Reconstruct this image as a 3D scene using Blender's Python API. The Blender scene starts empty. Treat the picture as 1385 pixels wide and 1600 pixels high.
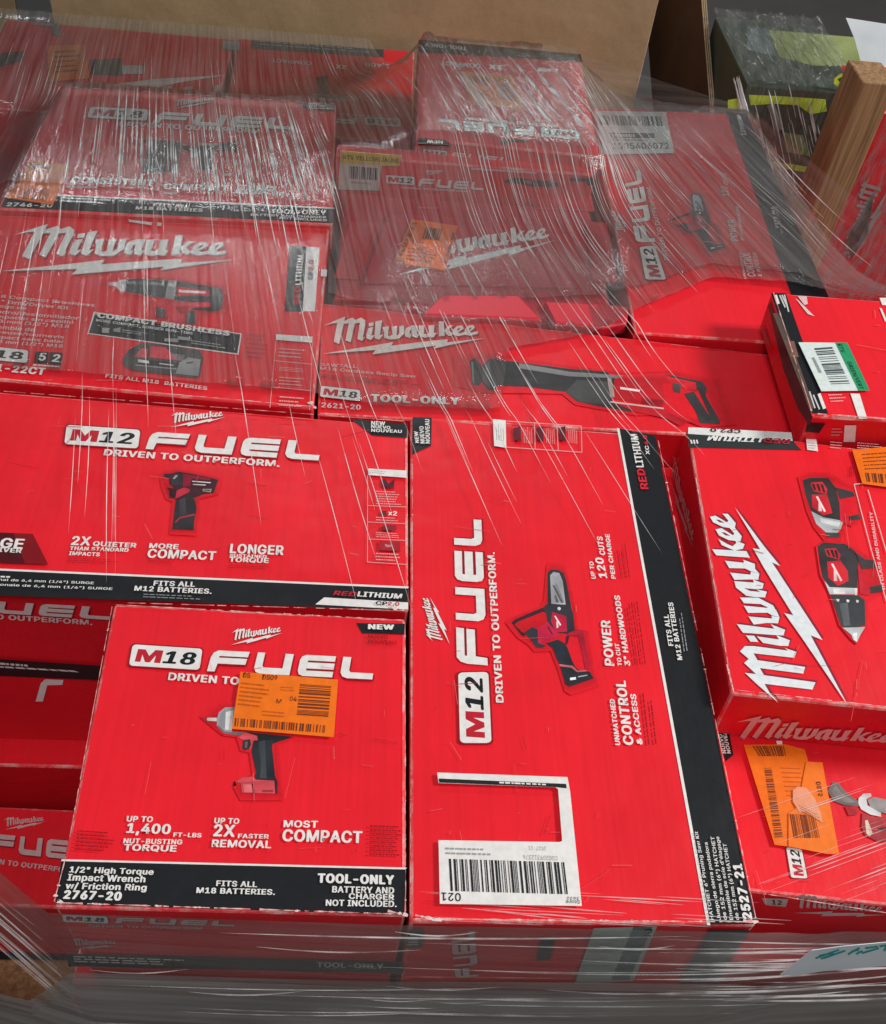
import bpy, bmesh, math, random
import numpy as np
from mathutils import Vector, Matrix
from mathutils.geometry import tessellate_polygon

random.seed(7)
sc = bpy.context.scene
col = sc.collection

# ------------------------------------------------------------------ camera
PW, PH = 1385.0, 1600.0                 # photograph size, for turning measured points into rays
FPX, PITCH, ROLL, YAW = 1600.0, math.radians(47.5), math.radians(8.0), math.radians(-7.2)
EYE = Vector((0.0, 0.0, 0.8387))        # z = 0 is the common level of the carton tops
GROUND = -0.56
def _yaw(v):
    c, s = math.cos(YAW), math.sin(YAW)
    return Vector((c*v[0]-s*v[1], s*v[0]+c*v[1], v[2]))
FW = _yaw((0, math.cos(PITCH), -math.sin(PITCH)))
UP0 = _yaw((0, math.sin(PITCH), math.cos(PITCH)))
RT0 = _yaw((1, 0, 0))
cr, sr = math.cos(ROLL), math.sin(ROLL)
RT = RT0*cr + UP0*sr                    # image right / image up
UP = RT0*(-sr) + UP0*cr
cam_d = bpy.data.cameras.new('camera'); cam = bpy.data.objects.new('camera', cam_d); col.objects.link(cam)
m = Matrix((RT, UP, -FW)).transposed().to_4x4(); m.translation = EYE; cam.matrix_world = m
cam_d.sensor_fit = 'VERTICAL'; cam_d.sensor_height = 36.0; cam_d.lens = 36.0*FPX/PH
cam_d.clip_start = 0.02; cam_d.clip_end = 60
sc.camera = cam

# ------------------------------------------------------------------ world, lamps, exposure
w = bpy.data.worlds.new('World'); sc.world = w; w.use_nodes = True
w.node_tree.nodes['Background'].inputs[0].default_value = (0.95, 0.97, 1.0, 1)
w.node_tree.nodes['Background'].inputs[1].default_value = 0.12
def area(name, loc, target, sx, sy, power, colr):
    d = bpy.data.lights.new(name, 'AREA'); d.shape = 'RECTANGLE'; d.size = sx; d.size_y = sy; d.energy = power; d.color = colr
    o = bpy.data.objects.new(name, d); col.objects.link(o); o.location = loc
    o.rotation_euler = (Vector(target)-Vector(loc)).to_track_quat('-Z', 'Y').to_euler()
    return o
area('high_bay_lamp', (3.5, 1.05, 2.5), (0.1, 0.8, 0), 0.8, 0.8, 152, (1.0, 0.97, 0.93))
area('ceiling_lamp', (-0.30, -0.70, 2.6), (0.0, 0.7, 0), 1.3, 0.9, 40, (1.0, 0.98, 0.96))
area('ceiling_lamp_strip', (-0.2, 5.2, 2.45), (0, 1.5, 0), 2.4, 0.16, 46, (0.95, 0.98, 1.0))
sc.view_settings.view_transform = 'Standard'; sc.view_settings.look = 'None'
sc.view_settings.exposure = 0.0; sc.view_settings.gamma = 1.0; sc.view_settings.use_curve_mapping = False
sc.render.engine = 'CYCLES'; sc.cycles.use_denoising = True
sc.cycles.sample_clamp_direct = 24.0; sc.cycles.sample_clamp_indirect = 5.0; sc.cycles.max_bounces = 10; sc.cycles.transparent_max_bounces = 24; sc.cycles.caustics_reflective = False; sc.cycles.caustics_refractive = False

# ------------------------------------------------------------------ measuring helpers
def ray(x, y):
    return FW + RT*((x-PW/2)/FPX) + UP*(-(y-PH/2)/FPX)
class Face:                               # a plane in the scene on which printed things are laid out
    def __init__(s, p, n): s.p = Vector(p); s.n = Vector(n).normalized()
    def at(s, x, y, off=0.0):
        d = ray(x, y); t = (s.p-EYE).dot(s.n)/d.dot(s.n)
        return EYE + d*t + s.n*off
def level(z): return Face((0, 0, z), (0, 0, 1))
def flat(x, y, z): v = level(z).at(x, y); return (v.x, v.y)
def crop(x0, y0, s): return lambda pts: [(x0+a/s, y0+b/s) for a, b in pts]

# ------------------------------------------------------------------ materials
def nodes(name):
    mt = bpy.data.materials.new(name); mt.use_nodes = True
    nt = mt.node_tree; b = nt.nodes['Principled BSDF']; return mt, nt, b
def N(nt, t, **kw):
    n = nt.nodes.new(t)
    for k, v in kw.items(): setattr(n, k, v)
    return n
def sin_(n, **kw):
    for k, v in kw.items(): n.inputs[k].default_value = v
    return n
def board_bump(nt, b, strength=0.5):
    """soft waviness of corrugated board, from world position so board and print share it"""
    g = N(nt, 'ShaderNodeNewGeometry')
    mp = N(nt, 'ShaderNodeMapping'); mp.inputs['Scale'].default_value = (1, 0.16, 1); nt.links.new(g.outputs['Position'], mp.inputs[0])
    a = sin_(N(nt, 'ShaderNodeTexNoise'), Scale=7.0, Detail=3.0); nt.links.new(g.outputs['Position'], a.inputs['Vector'])
    f = sin_(N(nt, 'ShaderNodeTexNoise'), Scale=150.0, Detail=1.0); nt.links.new(mp.outputs[0], f.inputs['Vector'])
    mx = N(nt, 'ShaderNodeMath', operation='MULTIPLY_ADD'); nt.links.new(f.outputs[0], mx.inputs[0]); mx.inputs[1].default_value = 0.03
    nt.links.new(a.outputs[0], mx.inputs[2])
    bp = sin_(N(nt, 'ShaderNodeBump'), Strength=strength, Distance=0.012); nt.links.new(mx.outputs[0], bp.inputs['Height'])
    nt.links.new(bp.outputs[0], b.inputs['Normal'])
    return g
def board(name, c, rough=0.42, var=0.10, scuff=0.5):
    mt, nt, b = nodes(name)
    g = board_bump(nt, b)
    n1 = sin_(N(nt, 'ShaderNodeTexNoise'), Scale=9.0, Detail=6.0); nt.links.new(g.outputs['Position'], n1.inputs['Vector'])
    r = N(nt, 'ShaderNodeValToRGB'); r.color_ramp.elements[0].position = .3; r.color_ramp.elements[1].position = .75
    r.color_ramp.elements[0].color = (c[0]*(1-var), c[1]*(1-var), c[2]*(1-var), 1); r.color_ramp.elements[1].color = (min(1, c[0]*(1+var*.5)), c[1]*1.1, c[2]*1.1, 1)
    nt.links.new(n1.outputs[0], r.inputs[0])
    mp = N(nt, 'ShaderNodeMapping'); mp.inputs['Scale'].default_value = (60, 5, 30); mp.inputs['Rotation'].default_value = (0, 0, .5)
    nt.links.new(g.outputs['Position'], mp.inputs[0])
    n2 = sin_(N(nt, 'ShaderNodeTexNoise'), Scale=1.6, Detail=4.0, Roughness=.7); nt.links.new(mp.outputs[0], n2.inputs['Vector'])
    r2 = N(nt, 'ShaderNodeValToRGB'); r2.color_ramp.elements[0].position = .70; r2.color_ramp.elements[1].position = .82
    r2.color_ramp.elements[0].color = (0, 0, 0, 1); r2.color_ramp.elements[1].color = (scuff, scuff, scuff, 1)
    nt.links.new(n2.outputs[0], r2.inputs[0])
    mx = N(nt, 'ShaderNodeMixRGB'); nt.links.new(r2.outputs[0], mx.inputs[0]); nt.links.new(r.outputs[0], mx.inputs[1])
    mx.inputs[2].default_value = (min(1, c[0]*.9+.08), c[1]*.9+.10, c[2]*.9+.10, 1)
    mp3 = N(nt, 'ShaderNodeMapping'); mp3.inputs['Scale'].default_value = (210, 3, 210); nt.links.new(g.outputs['Position'], mp3.inputs[0])
    n3 = sin_(N(nt, 'ShaderNodeTexNoise'), Scale=1.0, Detail=3.0); nt.links.new(mp3.outputs[0], n3.inputs['Vector'])
    r3 = N(nt, 'ShaderNodeMapRange'); r3.inputs['From Min'].default_value = .3; r3.inputs['From Max'].default_value = .7; r3.inputs['To Min'].default_value = .91; r3.inputs['To Max'].default_value = 1.0
    nt.links.new(n3.outputs[0], r3.inputs[0])
    mu = N(nt, 'ShaderNodeMixRGB', blend_type='MULTIPLY'); mu.inputs[0].default_value = 1; nt.links.new(mx.outputs[0], mu.inputs[1]); nt.links.new(r3.outputs[0], mu.inputs[2])
    nt.links.new(mu.outputs[0], b.inputs['Base Color']); b.inputs['Roughness'].default_value = rough
    b.inputs['Specular IOR Level'].default_value = .28
    return mt
def worn_edge(name, c):
    mt, nt, b = nodes(name); g = N(nt, 'ShaderNodeNewGeometry')
    n1 = sin_(N(nt, 'ShaderNodeTexNoise'), Scale=16.0, Detail=7.0, Roughness=.75); nt.links.new(g.outputs['Position'], n1.inputs['Vector'])
    r = N(nt, 'ShaderNodeValToRGB'); r.color_ramp.elements[0].position = .47; r.color_ramp.elements[1].position = .66
    r.color_ramp.elements[0].color = (c[0]*.95+.02, c[1]+.03, c[2]+.03, 1); r.color_ramp.elements[1].color = (.72, .48, .44, 1)
    nt.links.new(n1.outputs[0], r.inputs[0]); nt.links.new(r.outputs[0], b.inputs['Base Color']); b.inputs['Roughness'].default_value = .8
    bp = sin_(N(nt, 'ShaderNodeBump'), Strength=.6, Distance=.003); nt.links.new(n1.outputs[0], bp.inputs['Height']); nt.links.new(bp.outputs[0], b.inputs['Normal'])
    return mt
def ink(name, rough=.4):
    mt, nt, b = nodes(name); g = board_bump(nt, b)
    a = N(nt, 'ShaderNodeVertexColor', layer_name='ink')
    n2 = sin_(N(nt, 'ShaderNodeTexNoise'), Scale=140.0, Detail=3.0); nt.links.new(g.outputs['Position'], n2.inputs['Vector'])
    r2 = N(nt, 'ShaderNodeMapRange'); r2.inputs['From Min'].default_value = .3; r2.inputs['From Max'].default_value = .7; r2.inputs['To Min'].default_value = .86; r2.inputs['To Max'].default_value = 1.0
    nt.links.new(n2.outputs[0], r2.inputs[0])
    vm = N(nt, 'ShaderNodeMixRGB', blend_type='MULTIPLY'); vm.inputs[0].default_value = 1
    nt.links.new(a.outputs['Color'], vm.inputs[1]); nt.links.new(r2.outputs[0], vm.inputs[2])
    nt.links.new(vm.outputs[0], b.inputs['Base Color']); b.inputs['Roughness'].default_value = rough
    b.inputs['Specular IOR Level'].default_value = .28
    return mt
RED = (.80, .012, .024)
M_RED = board('red_printed_board', RED)
M_EDGE = worn_edge('worn_board_edge', RED)
M_INK = ink('printing_ink')
M_STICK = ink('sticker_paper', .5)
M_KRAFT = board('kraft_board', (.43, .30, .165), .85, .14, .1)
M_KEDGE = worn_edge('kraft_edge', (.34, .23, .12))
def plain(name, c, rough=.5, bump=0.0, scale=60.0):
    mt, nt, b = nodes(name); g = N(nt, 'ShaderNodeNewGeometry')
    n1 = sin_(N(nt, 'ShaderNodeTexNoise'), Scale=scale, Detail=5.0); nt.links.new(g.outputs['Position'], n1.inputs['Vector'])
    r = N(nt, 'ShaderNodeValToRGB'); r.color_ramp.elements[0].color = (*[k*.75 for k in c], 1); r.color_ramp.elements[1].color = (*[min(1, k*1.2) for k in c], 1)
    nt.links.new(n1.outputs[0], r.inputs[0]); nt.links.new(r.outputs[0], b.inputs['Base Color']); b.inputs['Roughness'].default_value = rough
    if bump:
        bp = sin_(N(nt, 'ShaderNodeBump'), Strength=bump, Distance=.002); nt.links.new(n1.outputs[0], bp.inputs['Height']); nt.links.new(bp.outputs[0], b.inputs['Normal'])
    return mt
M_CASE = plain('moulded_red_plastic', (.55, .012, .03), .45, .15, 400)
M_FLOOR = plain('dark_concrete', (.05, .047, .044), .7, .4, 6)
M_GREENBOX = plain('black_green_board', (.05, .065, .048), .45, 0, 8)
M_PAPER = plain('paper', (.66, .72, .76), .7, 0, 20)
def wood():
    mt, nt, b = nodes('raw_wood'); g = N(nt, 'ShaderNodeNewGeometry')
    mp = N(nt, 'ShaderNodeMapping'); mp.inputs['Scale'].default_value = (90, 90, 4); nt.links.new(g.outputs['Position'], mp.inputs[0])
    n1 = sin_(N(nt, 'ShaderNodeTexNoise'), Scale=1.5, Detail=6.0, Distortion=.6); nt.links.new(mp.outputs[0], n1.inputs['Vector'])
    r = N(nt, 'ShaderNodeValToRGB'); r.color_ramp.elements[0].position = .3; r.color_ramp.elements[1].position = .7
    r.color_ramp.elements[0].color = (.15, .075, .028, 1); r.color_ramp.elements[1].color = (.38, .22, .10, 1)
    nt.links.new(n1.outputs[0], r.inputs[0]); nt.links.new(r.outputs[0], b.inputs['Base Color']); b.inputs['Roughness'].default_value = .75
    bp = sin_(N(nt, 'ShaderNodeBump'), Strength=.4, Distance=.002); nt.links.new(n1.outputs[0], bp.inputs['Height']); nt.links.new(bp.outputs[0], b.inputs['Normal'])
    return mt
M_WOOD = wood()
def film(name, across, along, milk, gloss, bump, rough=.12, tint=(.96, .97, .97), haze=.80):
    """thin clear stretch film: mostly see-through, glossy, finely pleated along the pull (UV v)"""
    mt = bpy.data.materials.new(name); mt.use_nodes = True; nt = mt.node_tree; nt.nodes.remove(nt.nodes['Principled BSDF'])
    out = nt.nodes['Material Output']; uv = N(nt, 'ShaderNodeUVMap', uv_map='pull')
    mp = N(nt, 'ShaderNodeMapping'); mp.inputs['Scale'].default_value = (across, along, 1); nt.links.new(uv.outputs[0], mp.inputs[0])
    n1 = sin_(N(nt, 'ShaderNodeTexNoise'), Scale=1.0, Detail=4.0, Roughness=.6); nt.links.new(mp.outputs[0], n1.inputs['Vector'])
    n3 = sin_(N(nt, 'ShaderNodeTexNoise'), Scale=5.0, Detail=2.0); nt.links.new(uv.outputs[0], n3.inputs['Vector'])
    bp = sin_(N(nt, 'ShaderNodeBump'), Strength=bump, Distance=.004); nt.links.new(n1.outputs[0], bp.inputs['Height'])
    tr = N(nt, 'ShaderNodeBsdfTransparent'); tr.inputs[0].default_value = (*tint, 1)
    gl = N(nt, 'ShaderNodeBsdfGlossy'); gl.inputs['Roughness'].default_value = rough; nt.links.new(bp.outputs[0], gl.inputs['Normal'])
    df = N(nt, 'ShaderNodeBsdfDiffuse'); df.inputs[0].default_value = (haze, haze*.985, haze*.96, 1); nt.links.new(bp.outputs[0], df.inputs['Normal'])
    # layered / stretched film is cloudier in streaks and patches
    ml = N(nt, 'ShaderNodeMapRange'); ml.inputs['From Min'].default_value = .35; ml.inputs['From Max'].default_value = .72; ml.inputs['To Min'].default_value = milk*.45; ml.inputs['To Max'].default_value = milk*1.9
    ad = N(nt, 'ShaderNodeMath', operation='MULTIPLY_ADD'); nt.links.new(n3.outputs[0], ad.inputs[0]); ad.inputs[1].default_value = .5; ad.inputs[2].default_value = -.25
    sm = N(nt, 'ShaderNodeMath', operation='ADD'); nt.links.new(n1.outputs[0], sm.inputs[0]); nt.links.new(ad.outputs[0], sm.inputs[1]); nt.links.new(sm.outputs[0], ml.inputs[0])
    m1 = N(nt, 'ShaderNodeMixShader'); nt.links.new(ml.outputs[0], m1.inputs[0]); nt.links.new(tr.outputs[0], m1.inputs[1]); nt.links.new(df.outputs[0], m1.inputs[2])
    fr = N(nt, 'ShaderNodeFresnel'); fr.inputs['IOR'].default_value = 1.45; nt.links.new(bp.outputs[0], fr.inputs['Normal'])
    gm = N(nt, 'ShaderNodeMath', operation='MULTIPLY'); nt.links.new(fr.outputs[0], gm.inputs[0]); gm.inputs[1].default_value = gloss
    m2 = N(nt, 'ShaderNodeMixShader'); nt.links.new(gm.outputs[0], m2.inputs[0]); nt.links.new(m1.outputs[0], m2.inputs[1]); nt.links.new(gl.outputs[0], m2.inputs[2])
    nt.links.new(m2.outputs[0], out.inputs[0]); return mt
M_FILM = film('stretch_film_top', 120, 3.5, .05, .6, .9, .07)
M_FILM_SIDE = film('stretch_film_side', 3, 90, .075, .35, .4, .28, haze=.75)
M_FILM_WOUND = film('stretch_film_wound_layers', 2.2, 60, .27, .3, .3, .35, (.90, .89, .87), .62)
M_FILM_CRINKLE = film('stretch_film_crinkled', 90, 14, .04, .55, 1.0, .07)
def pleat_mat(name='folded_film', a0=.2, a1=1.0):
    mt, nt, b = nodes(name); b.inputs['Base Color'].default_value = (.9, .9, .9, 1); b.inputs['Roughness'].default_value = .22
    b.inputs['Alpha'].default_value = .42; b.inputs['Specular IOR Level'].default_value = 1.0
    uv = N(nt, 'ShaderNodeNewGeometry'); n = sin_(N(nt, 'ShaderNodeTexNoise'), Scale=28.0, Detail=2.0); nt.links.new(uv.outputs['Position'], n.inputs['Vector'])
    r = N(nt, 'ShaderNodeMapRange'); r.inputs['From Min'].default_value = .35; r.inputs['From Max'].default_value = .7; r.inputs['To Min'].default_value = a0; r.inputs['To Max'].default_value = a1
    nt.links.new(n.outputs[0], r.inputs[0]); nt.links.new(r.outputs[0], b.inputs['Alpha'])
    return mt
M_PLEAT = pleat_mat(); M_PLEAT_SOFT = pleat_mat('faint_folded_film', .05, .42)

# ------------------------------------------------------------------ mesh helpers
def link(name, me, mats, parent=None):
    o = bpy.data.objects.new(name, me); col.objects.link(o)
    for mt in mats: me.materials.append(mt)
    if parent: o.parent = parent
    return o
def thing(name, label, cat, group=None):
    o = bpy.data.objects.new(name, None); col.objects.link(o); o.empty_display_size = .05
    o['label'] = label; o['category'] = cat
    if group: o['group'] = group
    return o
def tag(o, label, cat, group=None):
    o['label'] = label; o['category'] = cat
    if group: o['group'] = group
    return o
def hexa(pts_top, pts_bot, bev=.003, seg=2, edge_mat=True):
    """closed box from four top and four bottom corners, bevelled; bevel faces get material 1"""
    bm = bmesh.new()
    t = [bm.verts.new(p) for p in pts_top]; b = [bm.verts.new(p) for p in pts_bot]
    n = len(t)
    bm.faces.new(t); bm.faces.new(b[::-1])
    for i in range(n): bm.faces.new((t[i], b[i], b[(i+1) % n], t[(i+1) % n]))
    bmesh.ops.recalc_face_normals(bm, faces=bm.faces)
    if bev:
        r = bmesh.ops.bevel(bm, geom=list(bm.edges), offset=bev, segments=seg, profile=.5, affect='EDGES')
        if edge_mat:
            for f in r['faces']: f.material_index = 1
    me = bpy.data.meshes.new('m'); bm.to_mesh(me); bm.free(); return me
def carton_mesh(quad, z, h, bev=.003, j=.002):
    rnd = random.Random(int(abs(quad[0][0])*1e4))
    cx = sum(p[0] for p in quad)/4; cy = sum(p[1] for p in quad)/4
    top = [(x, y, z) for x, y in quad]
    bot = [(cx+(x-cx)*.985+rnd.uniform(-j, j), cy+(y-cy)*.985+rnd.uniform(-j, j), z-h) for x, y in quad]
    return hexa(top, bot, bev)

_glyphs = {}
import os
try: FONT = bpy.data.fonts.load(os.path.join(bpy.utils.system_resource('DATAFILES'), 'fonts', 'Inter.woff2'))
except Exception: FONT = None
def glyphs(s, bold):
    k = (s, bold)
    if k not in _glyphs:
        cu = bpy.data.curves.new('t', 'FONT'); cu.body = s; cu.offset = 0
        if FONT: cu.font = FONT
        cu.resolution_u = 4; cu.fill_mode = 'FRONT'; cu.space_character = 1.0+bold*2.2
        o = bpy.data.objects.new('t', cu); col.objects.link(o); dg = bpy.context.evaluated_depsgraph_get(); dg.update()
        me = bpy.data.meshes.new_from_object(o.evaluated_get(dg))
        v = np.array([tuple(q.co)[:2] for q in me.vertices]); f = [tuple(p.vertices) for p in me.polygons]
        if bold > .004:                       # heavier weight: the outline laid down again slightly shifted
            n = len(v); sh = [(0, 0), (-bold, 0), (bold, 0), (-bold*.5, bold*.45), (bold*.5, -bold*.45), (bold*.5, bold*.45), (-bold*.5, -bold*.45)]
            f = [tuple(a+n*i for a in p) for i in range(len(sh)) for p in f]; v = np.concatenate([v+np.array(d) for d in sh]); lay = np.repeat(np.arange(len(sh)), n)
        else: lay = np.zeros(len(v), int)
        lo, hi = v.min(0), v.max(0); v = (v-lo)/(hi-lo)
        v = np.concatenate([v, lay[:, None]], 1)
        bpy.data.objects.remove(o); bpy.data.curves.remove(cu); bpy.data.meshes.remove(me)
        _glyphs[k] = (v, f)
    return _glyphs[k]

WHITE = (.78, .76, .74); BLACK = (.012, .014, .017); DRED = (.30, .006, .012); GREY = (.32, .33, .34); INKRED = (.50, .015, .03)
ORANGE = (.86, .17, .006)
# hand-drawn script wordmark and block lettering, as outlines in reference units
LOGO_O, LOGO_U, LOGO_V = (10, 332), (1355, 268), (275, 62)
LOGO_TEXT = [
 [(85,124),(200,84),(278,60),(262,92),(163,266),(126,246),(200,106),(150,110)],
 [(258,94),(335,70),(352,88),(338,117),(258,256),(222,240),(292,112),(250,116)],
 [(340,94),(405,72),(432,95),(424,122),(366,226),(385,218),(352,250),(320,234),(382,112),(335,116)],
 [(434,156),(478,146),(440,212),(468,210),(425,246),(394,232),(402,206)],
 [(452,118),(494,112),(484,138),(444,143)],
 [(512,106),(570,98),(508,212),(538,208),(492,246),(460,232),(470,205)],
 [(552,152),(606,146),(572,220),(590,222),(572,246),(538,232),(550,195)],
 [(628,150),(677,146),(642,220),(655,224),(622,246),(574,246),(592,224),(612,214)],
 [(692,150),(732,145),(714,205),(652,243),(624,244),(646,222),(672,204)],
 [(738,168),(800,146),(842,150),(815,213),(835,215),(800,245),(768,232),(772,208),(745,243),(710,228),(722,193)],
 [(850,152),(902,148),(870,213),(890,220),(868,245),(830,232),(840,200)],
 [(932,152),(986,148),(955,210),(976,212),(938,245),(905,238),(870,245),(892,220),(916,205)],
 [(1030,126),(1076,121),(1032,236),(984,238)],
 [(1046,196),(1096,160),(1142,158),(1096,182),(1078,196),(1098,214),(1116,214),(1082,241),(1052,227)],
 [(1124,192),(1166,165),(1212,162),(1216,185),(1154,214),(1166,222),(1218,212),(1212,232),(1140,243),(1104,230)],
 [(1222,192),(1264,165),(1308,162),(1312,183),(1252,213),(1264,221),(1320,211),(1314,230),(1238,243),(1200,230)]]
LOGO_SLITS = [[(764,188),(788,172),(770,210),(750,220)], [(1160,188),(1186,178),(1182,190),(1152,204)], [(1258,188),(1282,178),(1278,190),(1250,204)]]
LOGO_BOLT = [(10,332),(435,287),(595,268),(572,294),(900,270),(1046,263),(1032,286),(1355,266),(1040,306),(902,328),(932,306),(600,334),(398,351),(436,320)]
FUEL = {'F': [(0,1),(0,.33),(.01,.12),(.035,0),(.225,0),(.222,.26),(.05,.26),(.048,.34),(.22,.34),(.218,.62),(.05,.62),(.045,1)],
 'U': [(.275,0),(.32,0),(.32,.6),(.33,.70),(.445,.70),(.445,0),(.495,0),(.495,1),(.32,1),(.29,.93),(.275,.75)],
 'E': [(.575,0),(.755,0),(.755,.26),(.59,.26),(.588,.35),(.755,.35),(.755,.64),(.588,.64),(.59,.74),(.755,.74),(.755,1),(.575,1),(.55,.93),(.54,.75),(.54,.25),(.55,.08)],
 'L': [(.80,0),(.85,0),(.85,.62),(.86,.72),(1,.72),(1,1),(.845,1),(.815,.93),(.80,.75)]}
VPX, VPY = 650.0, -1330.0
def upv(x, y, h): return (h*(VPX-x)/(y-VPY), -h)
class Print:
    """collects flat printed shapes on one face of a thing and builds them as one mesh"""
    def __init__(s, face, base=.0006): s.f = face; s.v = []; s.p = []; s.c = []; s.k = []; s.el = (0, None); s.ne = 0; s.off = base; s.step = 3e-5
    def _add(s, pts3, faces, c):
        k = len(s.v); s.v += pts3
        for f in faces: s.p.append(tuple(k+i for i in f)); s.c.append(c); s.k.append(s.el)
    def _begin(s, kind):
        if s.el[1] is not None: return False
        s.ne += 1; s.el = (s.ne, kind); return True
    def _end(s, own):
        if own: s.el = (0, None)
    def poly(s, pts, c):
        own = s._begin('@'); s._poly(pts, c); s._end(own); return s
    def _poly(s, pts, c):
        P = [s.f.at(x, y, s.off) for x, y in pts]; s.off += s.step
        s._add(P, tessellate_polygon([[Vector((x, y, 0)) for x, y in pts]]), c); return s
    def halo(s, pts):                     # printed soft shadow round a tool picture, fading into the red
        cx = sum(p[0] for p in pts)/len(pts); cy = sum(p[1] for p in pts)/len(pts)
        dk, md, lt = (.56, .0085, .017), (.62, .0095, .019), (.755, .0113, .0226); n = len(pts)
        rings = [([(cx+(x-cx)*k, cy+(y-cy)*k) for x, y in pts], c) for k, c in ((.97, dk), (1.03, md), (1.12, lt))]
        s.poly(rings[0][0], dk)
        for (a, ca), (b, cb) in zip(rings, rings[1:]):
            P = [s.f.at(x, y, s.off) for x, y in a+b]
            for i in range(n): s._add([P[i], P[(i+1) % n], P[n+(i+1) % n], P[n+i]], [(0, 1, 2, 3)], (ca, ca, cb, cb))
        s.off += s.step
    def polys(s, tr, items):
        own = s._begin('')
        for i, (pts, c) in enumerate(items):
            if i == 0 and .5 < c[0] < .63 and c[1] < .013: s.halo(tr(pts))
            else: s.poly(tr(pts), c)
        s._end(own); return s
    def mapped(s, quad, uvs, faces, c):        # quad TL,TR,BR,BL ; uv origin at TL, v down
        a, b, d, e = [s.f.at(*q, s.off) for q in quad]; s.off += s.step
        P = [a*(1-u)*(1-v)+b*u*(1-v)+d*u*v+e*(1-u)*v for u, v in uvs]; s._add(P, faces, c); return s
    def upoly(s, quad, uvs, c): return s.mapped(quad, uvs, tessellate_polygon([[Vector((u, v, 0)) for u, v in uvs]]), c)
    def textq(s, *a, **k):
        own = s._begin('lettering'); s._textq(*a, **k); s._end(own); return s
    def _textq(s, t, quad, c, bold=.025, it=0.0):
        v, f = glyphs(t, bold*1.5); uvs = [(a+it*(b-.5), 1-b) for a, b, _ in v]; k = len(s.v); s.mapped(quad, uvs, f, c)
        for i, (_, _, l) in enumerate(v): s.v[k+i] = s.v[k+i]+s.f.n*(l*1.2e-5)
        return s
    def text(s, *a, **k):
        own = s._begin('lettering'); s._text(*a, **k); s._end(own); return s
    def _text(s, t, p0, p1, up, c=WHITE, bold=.025, it=0.0):   # baseline start, end; height (number) or up-vector
        if not isinstance(up, tuple): u0, u1 = upv(*p0, up), upv(*p1, up)
        else: u0 = u1 = up
        return s.textq(t, [(p0[0]+u0[0], p0[1]+u0[1]), (p1[0]+u1[0], p1[1]+u1[1]), p1, p0], c, bold, it)
    def logo(s, *a, **k):
        own = s._begin('wordmark'); s._logo(*a, **k); s._end(own); return s
    def _logo(s, O, U, V, c=WHITE, bolt=True, shadow=None):
        a, b, d = s.f.at(*O), s.f.at(*U), s.f.at(*V)
        ux, vx = Vector(LOGO_U)-Vector(LOGO_O), Vector(LOGO_V)-Vector(LOGO_O); det = ux.x*vx.y-ux.y*vx.x
        def mp(p, dx=0, dy=0):
            q = Vector(p)+Vector((dx, dy))-Vector(LOGO_O); i = (q.x*vx.y-q.y*vx.x)/det; j = (ux.x*q.y-ux.y*q.x)/det
            return a+(b-a)*i+(d-a)*j+s.f.n*s.off
        sh = LOGO_TEXT+([LOGO_BOLT] if bolt else [])
        if shadow:
            for pl in sh: s._add([mp(p, 9, 9) for p in pl], tessellate_polygon([[Vector((*p, 0)) for p in pl]]), shadow); s.off += s.step*.5
        for pl in sh: s._add([mp(p) for p in pl], tessellate_polygon([[Vector((*p, 0)) for p in pl]]), c); s.off += s.step*.5
        for pl in LOGO_SLITS: s._add([mp(p) for p in pl], tessellate_polygon([[Vector((*p, 0)) for p in pl]]), shadow or DRED)
        s.off += s.step; return s
    def fuel(s, *a, **k):
        own = s._begin('block_lettering'); s._fuel(*a, **k); s._end(own); return s
    def _fuel(s, quad, c=WHITE, shadow=DRED, letters='FUEL', it=-.008):
        for dx, dy, cc in ([(.008, .07, shadow)] if shadow else [])+[(0, 0, c)]:
            for L in letters: s.upoly(quad, [(u+it*(v-.5)*2+dx, v+dy) for u, v in FUEL[L]], cc); s.off -= s.step
            s.off += s.step
        return s
    def badge(s, *a, **k):
        own = s._begin('badge'); s._badge(*a, **k); s._end(own); return s
    def _badge(s, quad, a='M', b='18', c=WHITE):
        def rr(m): 
            r = .05; q = .16; pts = []
            for cx, cy, a0 in ((1+m*.3-r, -m+q, -90), (1+m*.3-r, 1+m-q, 0), (-m*.3+r, 1+m-q, 90), (-m*.3+r, -m+q, 180)):
                for k in range(5): a = math.radians(a0+k*22.5); pts.append((cx+r*math.cos(a), cy+q*math.sin(a)))
            return pts
        s.upoly(quad, rr(.06), DRED); s.upoly(quad, rr(0), c)
        def sub(u0, u1):
            A, B, D, E = [Vector(q) for q in quad]
            g = lambda u, v: tuple(A*(1-u)*(1-v)+B*u*(1-v)+D*u*v+E*(1-u)*v)
            return [g(u0, .2), g(u1, .2), g(u1, .8), g(u0, .8)]
        s.upoly(sub(.07, .44), [(0,1),(.05,0),(.34,0),(.52,.5),(.72,0),(1.03,0),(.98,1),(.74,1),(.77,.42),(.58,1),(.40,1),(.25,.42),(.22,1)], INKRED); s.textq(b, sub(.48, .93), BLACK, .025, .10); return s
    def bars(s, *a, **k):
        own = s._begin('barcode'); s._bars(*a, **k); s._end(own); return s
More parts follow.
